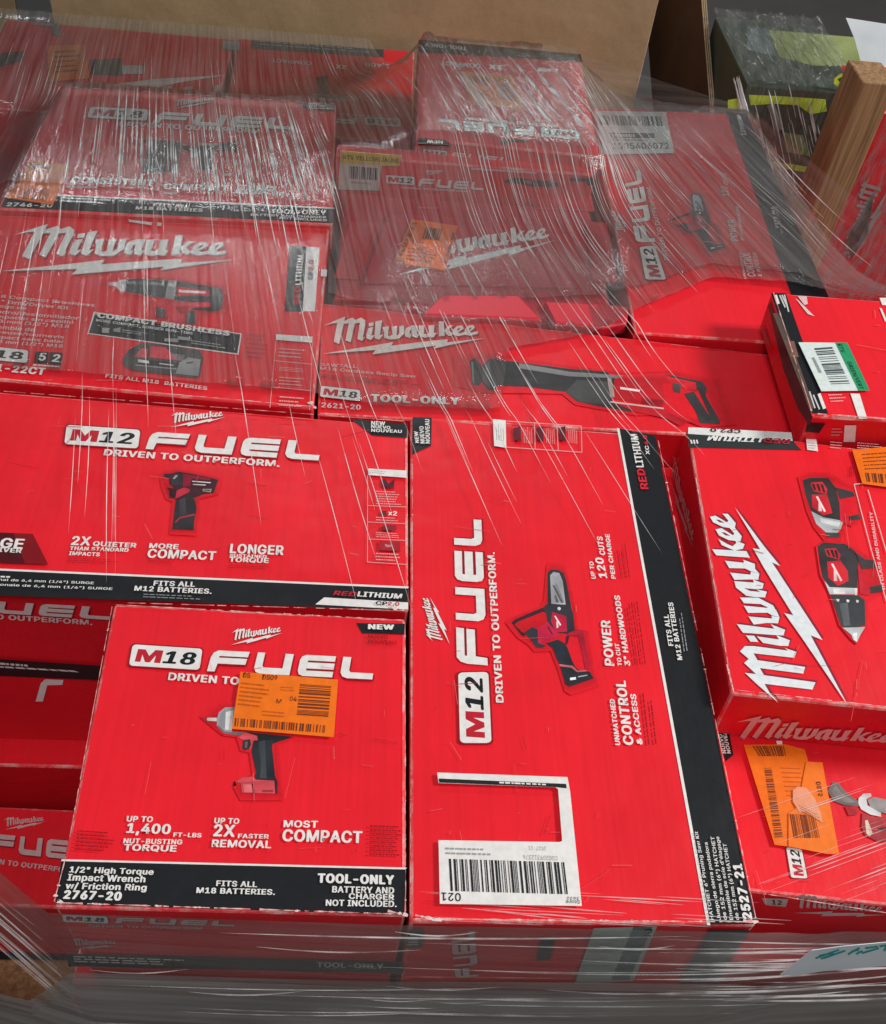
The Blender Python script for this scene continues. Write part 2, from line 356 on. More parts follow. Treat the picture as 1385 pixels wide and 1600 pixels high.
    def _bars(s, quad, n, c, seed=1, vert=True, gap=.5):
        rnd = random.Random(seed); x = 0; ws = []
        for i in range(n): ws.append((rnd.choice((1, 1, 2, 3)), rnd.choice((1, 1, 2, 3))))
        tot = sum(a+b for a, b in ws)
        for a, b in ws:
            u0, u1 = x/tot, (x+a)/tot; x += a+b
            uv = [(u0, 0), (u1, 0), (u1, 1), (u0, 1)] if vert else [(0, u0), (1, u0), (1, u1), (0, u1)]
            s.mapped(quad, uv, [(0, 1, 2, 3)], c); s.off -= s.step
        s.off += s.step; return s
    def greek(s, *a, **k):
        own = s._begin('fine_print'); s._greek(*a, **k); s._end(own); return s
    def _greek(s, quad, rows, c, seed=3, fill=.55):      # lines of print too small to read
        rnd = random.Random(seed)
        for r in range(rows):
            u = 0; end = rnd.uniform(.72, 1)
            while u < end:
                wd = rnd.uniform(.03, .12); v0 = (r+.2)/rows; v1 = (r+.2+fill)/rows
                s.mapped(quad, [(u, v0), (min(u+wd, end), v0), (min(u+wd, end), v1), (u, v1)], [(0, 1, 2, 3)], c); s.off -= s.step
                u += wd+rnd.uniform(.012, .03)
        s.off += s.step; return s
    def line(s, p0, p1, wd, c):
        own = s._begin('printed_line'); s._line(p0, p1, wd, c); s._end(own); return s
    def _line(s, p0, p1, wd, c):
        a, b = Vector(p0), Vector(p1); d = (b-a).normalized(); nn = Vector((-d.y, d.x))*wd/2
        return s.poly([tuple(a+nn), tuple(b+nn), tuple(b-nn), tuple(a-nn)], c)
    def build(s, name, parent, mat=None):
        """one object for each wordmark, badge, line of lettering or barcode; plain shapes together"""
        groups = {}
        for f, c, k in zip(s.p, s.c, s.k): groups.setdefault(k, []).append((f, c))
        for (n, kind), fc in groups.items():
            idx = {}; vv = []; ff = []; cs_ = []
            for f, c in fc:
                P3 = [s.v[a] for a in f]
                if (P3[1]-P3[0]).cross(P3[2]-P3[1]).dot(s.f.n) < 0:
                    f = f[::-1]
                    if isinstance(c[0], tuple): c = c[::-1]
                cs_.append(c)
                for a in f:
                    if a not in idx: idx[a] = len(vv); vv.append(tuple(s.v[a]))
                ff.append([idx[a] for a in f])
            nm = name if kind in ('', '@') else kind; me = bpy.data.meshes.new(nm); me.from_pydata(vv, [], ff)
            at = me.color_attributes.new('ink', 'FLOAT_COLOR', 'CORNER')
            ys = [p[1] for p in vv]; y0_, y1_ = min(ys), max(ys)
            for pl, c in zip(me.polygons, cs_):
                if isinstance(c[0], tuple):
                    for l, cc in zip(pl.loop_indices, c): at.data[l].color = (*cc, 1)
                    continue
                for l in pl.loop_indices:
                    g_ = 1.0
                    if kind == '' and max(c) < .9:          # printed tool pictures are shaded photographs
                        p_ = me.vertices[me.loops[l].vertex_index].co; g_ = .72+.65*abs(math.sin(p_.x*95+p_.y*61+n))
                    at.data[l].color = (min(1, c[0]*g_), min(1, c[1]*g_), min(1, c[2]*g_), 1)
            o = link(nm, me, [mat or M_INK], parent)
            if kind in ('barcode', 'fine_print', 'worn_paper'): o['kind'] = 'stuff'
        return o
def sticker(face, pts, parent, name='orange_sticker', c=ORANGE, off=.0035, thick=.0004):
    """a paper sticker with a little thickness; returns object and a Print to put on it"""
    t = [face.at(x, y, off) for x, y in pts]; b = [face.at(x, y, off-thick) for x, y in pts]
    me = hexa(t, b, 0)
    at = me.color_attributes.new('ink', 'FLOAT_COLOR', 'CORNER')
    for d in at.data: d.color = (*c, 1)
    o = link(name, me, [M_STICK], parent)
    return o, Print(face, off+.0003)
def rect(c0, c1): return [(c0[0], c0[1]), (c1[0], c0[1]), (c1[0], c1[1]), (c0[0], c1[1])]
def front_face(q): a, b = Vector((*q[3], 0)), Vector((*q[2], 0)); d = b-a; return Face((a.x, a.y, 0), (d.y, -d.x, 0))
def left_face(q): a, b = Vector((*q[0], 0)), Vector((*q[3], 0)); d = b-a; return Face((a.x, a.y, 0), (d.y, -d.x, 0))

def wear(P, p0, p1, wd, seed, c=(.74, .60, .57), cover=.7):
    """rubbed-off print along an edge: ragged slivers of bare paper"""
    rnd = random.Random(seed); a, b = Vector(p0), Vector(p1); L = (b-a).length; d = (b-a)/L; nn = Vector((-d.y, d.x))
    own = P._begin('worn_paper'); n = max(4, int(L/7)); base = [rnd.uniform(.05, .6)*(1.5 if rnd.random() < .15 else 1) for _ in range(n+1)]
    ks = [a+d*L*k/n for k in range(n+1)]
    for k in range(n):
        if rnd.random() < .12: continue
        c_ = tuple(x*(1-m)+y*m for x, y, m in zip((.80, .10, .10), c, [rnd.uniform(.25, .8)]*3))
        P.poly([tuple(ks[k]+nn*wd*base[k]*.5), tuple(ks[k+1]+nn*wd*base[k+1]*.5), tuple(ks[k+1]-nn*wd*base[k+1]*.5), tuple(ks[k]-nn*wd*base[k]*.5)], c_); P.off -= P.step
    for _ in range(int(L/45)+(3 if L < 60 else 0)):
        q_ = a+d*rnd.uniform(0, L); r_ = wd*rnd.uniform(.3, .8)
        P.poly([tuple(q_+Vector((math.cos(t_)*r_*rnd.uniform(.4, 1.4), math.sin(t_)*r_*rnd.uniform(.3, .8)))) for t_ in [k*1.05 for k in range(6)]], c); P.off += 2e-6-P.step
    P._end(own); return P
TOPS = []          # (quad, z) of everything the film lies on
def carton(label, quad, z, h, group=None, name='cardboard_box', lie=True, mats=None):
    root = thing(name, label, 'box', group)
    link('carton', carton_mesh(quad, z, h), mats or [M_RED, M_EDGE], root)
    if lie: TOPS.append((quad, z))
    return root

# ------------------------------------------------------------------ floor
bm = bmesh.new(); bmesh.ops.create_grid(bm, x_segments=2, y_segments=2, size=9); me = bpy.data.meshes.new('floor'); bm.to_mesh(me); bm.free()
fl = link('floor', me, [M_FLOOR]); fl.location = (0, 2.5, GROUND); fl['kind'] = 'structure'

# pallet under the load
pal = thing('wooden_pallet', 'wooden pallet under the wrapped load of red boxes', 'pallet')
def slab(name, a, b, mat, parent, bev=.003):
    me = hexa([(a[0], a[1], b[2]), (b[0], a[1], b[2]), (b[0], b[1], b[2]), (a[0], b[1], b[2])], [(a[0], a[1], a[2]), (b[0], a[1], a[2]), (b[0], b[1], a[2]), (a[0], b[1], a[2])], bev, 2, False)
    return link(name, me, mat if isinstance(mat, list) else [mat], parent)
for i in range(9):
    y = .34+i*.205; slab('deck_board', (-.60, y, GROUND+.09), (.74, y+.09, GROUND+.108), M_WOOD, pal)
for x in (-.58, 0., .68): slab('stringer', (x-.02, .34, GROUND+.001), (x+.025, 2.07, GROUND+.089), M_WOOD, pal)
PZ = GROUND+.108

# ------------------------------------------------------------------ lower layers of the load
low = []
def lower(label, x0, x1, y0, y1, z1, z0): 
    return carton(label, [(x0, y1), (x1, y1), (x1, y0), (x0, y0)], z1, z1-z0, 'plain red boxes in the lower layers', lie=False)
r2a = lower('red box under the impact wrench box, behind grey film at bottom left', -.222, .054, .322, .60, -.134, -.285)
r2b = lower('red box under the pruning saw box, behind grey film at bottom centre', .062, .352, .318, .90, -.154, -.285)
r2c = lower('red box under the impact driver box, its dark front bearing one white stroke', -.50, .04, .632, .91, -.153, -.300)
r2d = lower('red box below the two orange-stickered tools box at bottom right edge', .366, .72, .345, .60, -.184, -.285)
lower('red box under the reciprocating saw and hard case', -.05, .80, .93, 1.44, -.165, -.30)
lower('red box under the compact drill box, second layer', -.50, -.06, .94, 1.31, -.165, -.30)
lower('red box at the back left corner, second layer', -.71, -.06, 1.32, 2.03, -.20, -.30)
lower('red box at the back right, second layer', -.05, .66, 1.46, 1.99, -.20, -.30)
lower('red box at the right side, second layer', .375, .80, .61, .915, -.062, -.30)
lower('red box at the right edge under the green-tagged box', .625, .82, .93, 1.09, .001, -.16)
for (x0, x1, y0, y1, lb) in ((-.27, .06, .33, .91, 'front left'), (.065, .72, .35, .91, 'front right'), (-.70, .0, .93, 2.03, 'back left'), (.01, .80, .93, 2.0, 'back right')):
    lower('bottom layer red box at the '+lb+' of the pallet', x0, x1, y0, y1, -.302, PZ+.001)
lower('bottom layer red box at the far left, beside the low left box', -.66, -.28, .60, .92, -.302, PZ+.001)
lowleft_q = [(-.62, .553), (-.275, .545), (-.275, .432), (-.62, .44)]
p1 = carton('red box low at the left edge, showing half hidden white lettering through film', lowleft_q, -.30, .15, lie=False)
q = Print(level(-.30))
q.logo((8, 1297), (72, 1284), (14, 1277), (.6, .45, .45)); q.fuel([(-12, 1303), (146, 1318), (146, 1347), (-14, 1331)], (.6, .45, .45)); q.text('DRIVEN TO OUTPERFORM', (-40, 1346), (118, 1366), 8, (.6, .45, .45))
q.build('printed_lettering', p1)
ff = Face((0, .632, 0), (0, -1, 0))
q = Print(ff); z7 = crop(0, 1000, 3.2)
q.poly(z7([(180, 305), (205, 215), (228, 194), (318, 198), (314, 222), (238, 224), (216, 305)]), WHITE)
for a in (218, 258, 298): q.poly(z7([(a, 162), (a+24, 164), (a+24, 170), (a, 168)]), (.6, .3, .3))
q.build('printed_lettering', r2c)
ff = Face((0, .322, 0), (0, -1, 0)); q = Print(ff)
q.poly([(150, 1560), (600, 1572), (600, 1584), (150, 1572)], (.03, .03, .035)); q.build('printed_band', r2a)

# ================================================================== top layer
# ---- impact wrench box (front left)
qA = [(-.234, .619), (.055, .614), (.056, .316), (-.224, .319)]
A = carton('square red box in the front left, impact wrench picture half under an orange sticker', qA, 0, .13)
T0 = level(0)
def wrench_front(P):
    pass
bd = Print(T0); bd.poly([(97, 1343), (636, 1356), (634, 1359), (96, 1346)], WHITE); bd.poly([(96, 1346), (635, 1359), (632, 1430), (87, 1413)], BLACK)
bd.build('black_band', A); bd = Print(T0); bd.poly([(557, 974), (633, 975), (632, 992), (566, 990)], BLACK); bd.build('corner_tag', A)
q = Print(T0, .0008)
q.logo((361, 1009), (442, 990), (373, 983), WHITE, shadow=DRED); q.badge([(208, 1008), (317, 1015), (312, 1048), (202, 1041)], 'M', '18')
q.fuel([(331, 1017), (585, 1030), (584, 1063), (326, 1050)])
q.text('DRIVEN TO OUTPERFORM.', (263, 1064), (524, 1082), 12)
for t, a, b, h in (('UP TO', (198, 1285), (239, 1286), 9), ('1,400', (197, 1306), (266, 1308), 19), ('FT-LBS', (271, 1309), (315, 1310), 7), ('NUT-BUSTING', (193, 1319), (285, 1321), 8), ('TORQUE', (193, 1331), (276, 1333), 11),
                   ('UP TO', (335, 1288), (374, 1289), 9), ('2X', (333, 1308), (367, 1309), 19), ('FASTER', (372, 1311), (420, 1312), 7), ('REMOVAL', (331, 1325), (424, 1327), 12), ('MOST', (443, 1294), (497, 1295), 11), ('COMPACT', (441, 1316), (566, 1319), 19)):
    q.text(t, a, b, h)
q.text('1/2" High Torque', (108, 1367), (240, 1371), 12); q.text('Impact Wrench', (105, 1380), (227, 1383), 13); q.text('w/ Friction Ring', (102, 1393), (229, 1396), 13); q.text('2767-20', (99, 1406), (190, 1409), 14, WHITE, .04)
q.text('FITS ALL', (338, 1386), (402, 1388), 9); q.text('M18 BATTERIES.', (307, 1397), (430, 1400), 9)
q.text('TOOL-ONLY', (496, 1381), (616, 1384), 15, WHITE, .04); q.text('BATTERY AND', (519, 1396), (616, 1398), 10); q.text('CHARGER', (545, 1406), (616, 1408), 9); q.text('NOT INCLUDED.', (509, 1417), (620, 1419), 10)
q.text('NEW', (575, 985), (616, 986), 8, WHITE, .04); q.text('NUEVO', (575, 999), (606, 1000), 6, DRED, .01); q.text('NOUVEAU', (575, 1007), (619, 1009), 6, DRED, .01)
q.greek([(122, 1298), (182, 1302), (178, 1336), (116, 1332)], 6, DRED, 4, .3); q.greek([(578, 1290), (628, 1292), (628, 1342), (577, 1340)], 8, DRED, 5, .3)
q.build('printed_lettering', A)
q = Print(T0, .0010); z = crop(300, 1080, 7.694); LR = (.62, .07, .09)
q.polys(z, [([(150, 350), (300, 240), (420, 190), (520, 190), (1210, 560), (1000, 640), (1050, 1250), (590, 1250), (510, 1100), (730, 1020), (690, 740), (590, 720), (540, 560), (380, 540)], (.55, .01, .02)),
 ([(160, 345), (180, 315), (310, 318), (312, 380), (180, 375)], (.12, .05, .05)), ([(178, 345), (188, 325), (300, 326), (300, 368), (190, 365)], (.6, .5, .48)),
 ([(300, 345), (328, 262), (400, 203), (520, 196), (480, 505), (390, 518), (304, 432)], (.30, .29, .31)), ([(410, 258), (500, 236), (480, 480), (400, 465)], (.58, .57, .56)), ([(345, 270), (405, 225), (395, 460), (335, 420)], (.22, .22, .25)),
 ([(304, 430), (390, 518), (660, 548), (660, 505), (400, 490), (322, 418)], (.16, .13, .15)),
 ([(640, 495), (1220, 555), (1120, 590), (970, 640), (740, 640), (760, 590), (770, 550)], (.02, .022, .026)),
 ([(560, 562), (650, 505), (785, 545), (795, 600), (740, 610), (700, 720), (690, 600), (600, 585)], LR), ([(612, 600), (700, 585), (715, 650), (690, 702), (640, 722), (606, 700)], (.03, .03, .033)), ([(640, 620), (675, 610), (665, 690), (640, 690)], (.12, .09, .09)),
 ([(745, 600), (985, 600), (965, 680), (1000, 1000), (992, 1088), (750, 1064), (772, 990), (718, 730)], (.022, .026, .032)), ([(800, 620), (880, 600), (900, 1060), (820, 1050), (830, 900)], (.045, .05, .058)),
 ([(525, 1097), (610, 1043), (742, 1038), (770, 1075), (1005, 1085), (1005, 1240), (606, 1228), (588, 1115)], LR), ([(988, 1000), (1032, 1100), (1026, 1245), (1002, 1242)], (.05, .02, .03)),
 ([(614, 1128), (715, 1130), (735, 1225), (632, 1225)], (.75, .16, .17)), ([(722, 1118), (742, 1118), (760, 1235), (738, 1235)], (.12, .02, .03)), ([(850, 1195), (980, 1195), (980, 1225), (840, 1222)], (.25, .03, .04))])
q.build('product_picture', A)
o, q = sticker(T0, crop(355, 1045, 7.694)([(165, 60), (1335, 155), (1285, 845), (60, 745)]), A); z = crop(355, 1045, 7.694); SB = (.16, .03, .012)
q.bars(z([(878, 210), (1255, 235), (1215, 610), (838, 585)]), 15, SB, 2, False); q.bars(z([(100, 615), (1190, 705), (1180, 795), (92, 715)]), 38, SB, 5)
q.text('DS', *z([(195, 130), (280, 137)]), 8, SB, .01); q.text('DS09', *z([(425, 155), (605, 165)]), 8, SB, .01); q.text('M', *z([(595, 440), (655, 445)]), 7, SB, 0); q.text('04', *z([(755, 410), (838, 415)]), 7, SB, 0)
q.greek(z([(175, 180), (525, 215), (480, 520), (130, 480)]), 6, (.5, .09, .01), 8, .3); q.greek(z([(650, 235), (820, 245), (815, 310), (645, 300)]), 2, (.5, .09, .01), 9, .3); q.greek(z([(430, 520), (720, 545), (715, 630), (425, 605)]), 2, (.5, .09, .01), 10, .3)
q.build('sticker_print', o, M_STICK)
fA = front_face(qA); q = Print(fA)
q.badge([(97, 1428), (168, 1431), (170, 1442), (100, 1439)]); q.fuel([(182, 1432), (370, 1438), (368, 1446), (183, 1441)], (.66, .5, .5)); q.text('DRIVEN TO OUTPERFORM', (140, 1447), (317, 1451), (0, -4), (.6, .4, .4))
q.logo((117, 1481), (187, 1474), (119, 1464), (.6, .45, .45)); q.poly([(105, 1488), (632, 1502), (630, 1519), (108, 1508)], (.03, .035, .04)); q.greek([(115, 1491), (290, 1497), (290, 1508), (117, 1502)], 3, WHITE, 2, .4); q.text('TOOL-ONLY', (495, 1509), (600, 1512), (0, -8), (.45, .48, .46))
q.build('side_lettering', A)

# ---- pruning saw box (front centre)
qB = [(.060, .914), (.362, .906), (.350, .312), (.059, .311)]
B = carton('long red box in the front centre, chainsaw picture and white shipping label, black band', qB, 0, .152)
def saw_picture(P, tr):
    P.polys(tr, [
 ([(470, 480), (500, 110), (540, 75), (630, 75), (700, 115), (735, 230), (800, 500), (840, 800), (950, 810), (1020, 1280), (1055, 1390), (760, 1490), (690, 1450), (620, 1220), (540, 1020), (370, 1030), (310, 960), (180, 870), (60, 715), (120, 660), (440, 530)], (.62, .012, .022)),
 ([(498, 120), (540, 85), (620, 85), (690, 120), (725, 230), (775, 480), (825, 825), (740, 835), (720, 505), (540, 505), (500, 480)], (.03, .03, .035)), ([(530, 150), (570, 110), (640, 125), (680, 220), (715, 500), (545, 500)], (.36, .36, .39)),
 ([(555, 265), (590, 275), (690, 480), (660, 480)], (.08, .08, .09)), ([(580, 400), (600, 380), (640, 470), (600, 480)], (.1, .1, .11)), ([(590, 250), (605, 250), (700, 470), (690, 475)], (.16, .16, .18)),
 ([(72, 715), (130, 668), (440, 538), (492, 560), (480, 595), (440, 588), (140, 706), (106, 740), (200, 830), (240, 850), (225, 880), (185, 862)], (.03, .015, .02)),
 ([(440, 540), (500, 488), (765, 508), (805, 600), (825, 835), (740, 850), (600, 835), (500, 710), (480, 600)], (.03, .028, .035)),
 ([(555, 588), (722, 640), (732, 822), (600, 832), (540, 700)], (.42, .012, .045)), ([(368, 792), (500, 708), (640, 870), (520, 930), (390, 962)], (.46, .012, .05)), ([(495, 770), (510, 765), (565, 855), (550, 860)], (.08, .01, .02)),
 ([(578, 638), (594, 634), (662, 742), (648, 756)], (.7, .62, .62)), ([(604, 700), (622, 712), (632, 770), (606, 784)], (.6, .5, .5)), ([(615, 550), (622, 534), (640, 530), (656, 542), (656, 560), (642, 572), (624, 568)], (.75, .72, .7)),
 ([(225, 832), (320, 768), (380, 800), (390, 962), (490, 990), (440, 1018), (370, 1012), (330, 960)], (.03, .03, .04)),
 ([(478, 962), (620, 918), (700, 960), (735, 1010), (790, 1170), (835, 1255), (640, 1215), (600, 1130), (560, 1020)], (.02, .026, .036)),
 ([(850, 800), (930, 808), (955, 1000), (1005, 1272), (950, 1278), (905, 1050), (862, 880), (740, 870), (740, 845)], (.36, .01, .03)), ([(720, 880), (760, 870), (740, 960), (715, 990)], (.05, .01, .02)),
 ([(640, 1212), (835, 1252), (880, 1290), (1000, 1298), (1048, 1382), (760, 1478), (708, 1442), (690, 1370)], (.02, .024, .03)), ([(640, 1212), (800, 1232), (860, 1290), (960, 1280), (960, 1298), (850, 1308), (780, 1254), (640, 1236)], (.5, .12, .13)),
 ([(765, 1375), (835, 1365), (838, 1395), (768, 1405)], (.7, .7, .7)), ([(860, 1358), (970, 1338), (972, 1350), (862, 1370)], (.45, .45, .45))])
bd = Print(T0); bd.poly([(964, 669), (968, 670), (1110, 1446), (1105, 1446)], WHITE); bd.poly([(968, 670), (1024, 681), (1181, 1444), (1110, 1445)], BLACK); bd.build('black_band', B); bd = Print(T0); bd.poly([(645, 652), (675, 653), (674, 697), (644, 711)], BLACK); bd.build('corner_tag', B)
q = Print(T0, .0008)
q.logo((703, 1008), (672, 934), (666, 992), WHITE, shadow=DRED); q.badge([(719, 1162), (716, 1052), (763, 1051), (768, 1162)], 'M', '12')
q.fuel([(714, 1039), (709, 813), (752, 812), (762, 1039)])
q.text('DRIVEN TO OUTPERFORM.', (787, 1099), (773, 864), (-12, 0))
for t, a, b, u in (('UP TO', (931, 906), (927, 879), 7), ('120', (949, 905), (942, 873), 13), ('CUTS', (946, 869), (941, 840), 9), ('PER CHARGE', (962, 906), (952, 836), 7), ('POWER', (960, 1042), (953, 971), 15), ('TO CUT', (972, 1042), (967, 1007), 7), ('3" HARDWOODS', (985, 1042), (968, 932), 9),
                   ('UNMATCHED', (969, 1166), (960, 1094), 8), ('CONTROL', (990, 1166), (977, 1065), 16), ('& ACCESS', (1004, 1165), (993, 1086), 9)):
    q.text(t, a, b, (-u, -u*.06))
q.greek([(968, 905), (960, 850), (980, 848), (988, 903)], 3, DRED, 4, .2); q.greek([(990, 1040), (975, 940), (1000, 938), (1013, 1038)], 3, DRED, 5, .2); q.greek([(1010, 1165), (1000, 1080), (1022, 1078), (1032, 1163)], 2, DRED, 6, .2)
q.text('RED', (1013, 766), (1006, 734), (-12, 0), (.70, .02, .04)); q.text('LITHIUM', (1006, 732), (996, 680), (-12, 0)); q.text('XC', (1015, 712), (1013, 698), (-6, 0)); q.text('4.0', (1013, 697), (1010, 682), (-6, 0), (.7, .02, .04))
q.text('FITS ALL', (1052, 1011), (1044, 962), (-8, 0)); q.text('M12 BATTERIES', (1066, 1033), (1051, 943), (-8, 0)); q.greek([(1067, 1020), (1058, 955), (1066, 955), (1076, 1018)], 2, GREY, 3, .3)
q.text('NEW', (655, 694), (653, 676), (-6, 0)); q.text('NUEVO', (664, 695), (662, 668), (-7, 0)); q.text('NOUVEAU', (672, 695), (671, 657), (-7, 0))
q.text('2527-21', (1175, 1438), (1158, 1351), (-15, 0), WHITE, .04)
for t, a, b in (('HATCHET 6" Pruning Saw Kit', (1114, 1439), (1089, 1301)), ('Juego de sierra podadora', (1125, 1439), (1104, 1318)), ('de 152 mm (6") HATCHET', (1134, 1439), (1114, 1309)), ("Ensemble de scie d'\u00e9lagage", (1144, 1439), (1122, 1309)), ('de 152 mm (6") HATCHET', (1153, 1439), (1133, 1320))):
    q.text(t, (a[0]+2, a[1]), (b[0]+2, b[1]), (-7, 0), WHITE, .012)
q.poly([(770, 657), (790, 659), (791, 702), (772, 699)], WHITE); LW = (.75, .35, .35)
for a, b in (((791, 660), (908, 668)), ((791, 701), (909, 709)), ((908, 668), (909, 709)), ((835, 663), (836, 704)), ((870, 666), (872, 706))): q.line(a, b, 1.2, LW)
q.greek([(775, 690), (774, 664), (788, 665), (789, 692)], 4, GREY, 3, .25)
for x in (818, 853, 888): q.greek([(x, 694), (x-1, 668), (x+14, 669), (x+15, 696)], 5, LW, int(x), .3); q.poly([(x-16, 672), (x-5, 668), (x-4, 692), (x-14, 690)], (.12, .01, .02))
q.build('printed_lettering', B)
q = Print(T0, .0010); saw_picture(q, crop(790, 880, 7.62)); q.build('product_picture', B)
zz = crop(620, 1150, 2.388)
o, q = sticker(T0, zz([(150, 143), (635, 160), (645, 215), (688, 640), (160, 632), (155, 395), (605, 402), (615, 398), (600, 205), (590, 198), (155, 182)]), B, 'shipping_label', WHITE)
q.poly(zz([(156, 166), (630, 186), (632, 202), (590, 198), (157, 181)]), BLACK); q.bars(zz([(193, 465), (628, 478), (642, 597), (200, 585)]), 44, BLACK, 11)
q.text('021', *zz([(238, 593), (165, 590)]), (0, 13), BLACK, .01); q.text('Store', *zz([(682, 620), (628, 620)]), (0, 5), BLACK, 0); q.text('3632', *zz([(678, 607), (632, 607)]), (0, 5), BLACK, 0)
q.text('C00209312376', *zz([(598, 455), (470, 450)]), (0, 7), GREY, 0); q.text('2527-21', *zz([(555, 420), (490, 418)]), (0, 6), GREY, 0); q.greek(zz([(180, 420), (360, 425), (362, 460), (182, 455)]), 2, GREY, 3, .35); q.greek(zz([(380, 176), (600, 186), (602, 197), (382, 188)]), 1, WHITE, 3, .5)
q.build('label_print', o, M_STICK)
fB = front_face(qB); q = Print(fB)
q.fuel([(712, 1528), (704, 1458), (742, 1452), (748, 1524)], (.6, .42, .43), None); q.poly([(928, 1449), (1027, 1446), (990, 1532), (898, 1536)], (.42, .47, .44)); q.poly([(990, 1447), (1020, 1447), (983, 1530), (955, 1530)], (.12, .18, .18))
q.greek([(930, 1458), (975, 1458), (950, 1525), (905, 1525)], 6, GREY, 6, .3); q.text('2', (1004, 1462), (1018, 1462), (3, -12), BLACK, .01)
q.poly([(1108, 1452), (1172, 1452), (1122, 1534), (1062, 1537)], (.02, .03, .034)); q.poly([(845, 1466), (868, 1466), (860, 1498), (838, 1500)], (.03, .04, .045)); q.poly([(640, 1452), (662, 1450), (660, 1478), (632, 1480)], (.06, .08, .09))
q.greek([(642, 1458), (658, 1457), (655, 1476), (636, 1477)], 5, WHITE, 2, .4); q.greek([(1075, 1500), (1110, 1500), (1095, 1530), (1062, 1532)], 4, GREY, 2, .3)
q.build('side_lettering', B)

# ---- impact driver box (left middle)
qC = [(-.50, .922), (.057, .898), (.058, .624), (-.50, .634)]
C = carton('wide red box at the left with small impact driver picture and three white claims', qC, .001, .150)
TC = level(.001)
bd = Print(TC); bd.poly([(-90, 885), (0, 889), (639, 917), (638, 920), (0, 892), (-90, 888)], WHITE); bd.poly([(-90, 888), (0, 892), (638, 920), (637, 954), (0, 931), (-90, 927)], BLACK); bd.build('black_band', C); bd = Print(TC); bd.poly([(549, 655), (637, 663), (636, 685), (582, 681)], BLACK); bd.build('corner_tag', C); bd = Print(TC, .0007)
bd.poly([(507, 934), (638, 942), (638, 953), (493, 945)], WHITE); bd.build('white_strip', C)
q = Print(TC, .0008); z = crop(0, 600, 2.1308)
q.logo((267, 669), (352, 653), (278, 645), WHITE, shadow=DRED); q.badge([(105, 665), (220, 673), (216, 702), (101, 695)], 'M', '12'); q.fuel([(235, 676), (502, 692), (500, 721), (230, 703)])
q.text('DRIVEN TO OUTPERFORM.', (162, 713), (437, 731), 10)
for t, a, b, h in (('2X', (111, 853), (141, 854), 14), ('QUIETER', (145, 855), (213, 858), 8), ('THAN STANDARD', (109, 861), (201, 864), 6), ('IMPACTS', (108, 869), (156, 871), 6), ('MORE', (233, 858), (279, 860), 8), ('COMPACT', (230, 873), (337, 877), 14), ('LONGER', (359, 866), (443, 869), 15), ('SUSTAINED', (359, 872), (417, 874), 5), ('TORQUE', (358, 880), (420, 882), 8)):
    q.text(t, a, b, h)
q.greek([(107, 873), (190, 876), (190, 885), (106, 882)], 3, DRED, 3, .2); q.greek([(232, 877), (270, 878), (270, 884), (231, 882)], 2, DRED, 5, .2); q.greek([(357, 884), (435, 887), (435, 893), (356, 890)], 2, DRED, 7, .2)
q.poly([(-60, 831), (52, 836), (76, 884), (-60, 879)], (.22, .006, .012)); q.poly([(-60, 831), (22, 835), (40, 882), (-60, 879)], (.08, .005, .01)); q.text('SURGE', (-60, 855), (36, 860), 16); q.text('DRIVER', (-22, 863), (34, 866), 7)
q.text('FITS ALL', (240, 917), (305, 919), 8); q.text('M12 BATTERIES.', (210, 925), (331, 930), 8); q.greek([(225, 929), (320, 933), (320, 941), (224, 937)], 2, GREY, 3, .25)
q.text('hexagonal de 6,4 mm (1/4") SURGE', (-40, 909), (147, 916), 5, WHITE, .012); q.text('tige hexagonale de 6,4 mm (1/4") SURGE', (-60, 916), (176, 925), 5, WHITE, .012); q.greek([(-30, 900), (30, 902), (30, 906), (-30, 904)], 1, WHITE, 4, .6)
q.text('RED', (522, 932), (557, 934), 7, (.55, .02, .04), .02, .1); q.text('LITHIUM', (559, 934), (628, 938), 8, WHITE, .03, .03); q.text('CP', (587, 947), (605, 948), 6, BLACK, .02, .05); q.text('2.0', (606, 948), (624, 949), 6, INKRED, .02, .05)
q.text('NEW', (580, 666), (602, 667), 6); q.text('NUEVO', (580, 671), (610, 673), 5); q.text('NOUVEAU', (580, 677), (628, 679), 5)
z = crop(540, 650, 6.4); q.poly(z([(228, 540), (610, 560), (612, 632), (228, 605)]), WHITE); q.greek(z([(245, 555), (440, 567), (440, 605), (245, 592)]), 2, GREY, 4, .25)
for a, b in (((222, 605), (220, 1475)), ((220, 1475), (622, 1500)), ((222, 910), (615, 925)), ((222, 1075), (615, 1092)), ((222, 1245), (615, 1260))): q.line(*z([a, b]), 1.0, LW)
q.polys(z, [([(365, 650), (400, 640), (430, 700), (490, 640), (480, 735), (440, 735), (370, 720)], (.06, .01, .02)), ([(355, 965), (408, 962), (408, 1012), (350, 1008)], (.1, .02, .02)), ([(365, 1115), (400, 1105), (505, 1110), (510, 1150), (470, 1165), (355, 1155)], (.2, .015, .02)), ([(338, 1265), (545, 1278), (545, 1370), (335, 1358)], (.33, .01, .02))])
q.text('x2', *z([(425, 1008), (515, 1014)]), 7)
for y0, y1, n in ((760, 905, 6), (1020, 1070, 2), (1175, 1235, 3), (1380, 1470, 3)): q.greek(z([(305, y0), (555, y0+12), (555, y1+12), (305, y1)]), n, LW, y0, .35)
q.logo(*z([(390, 1330), (470, 1322), (400, 1298)]), (.6, .4, .4))
q.build('printed_lettering', C)
q = Print(TC, .0010); z = crop(230, 730, 10.654)
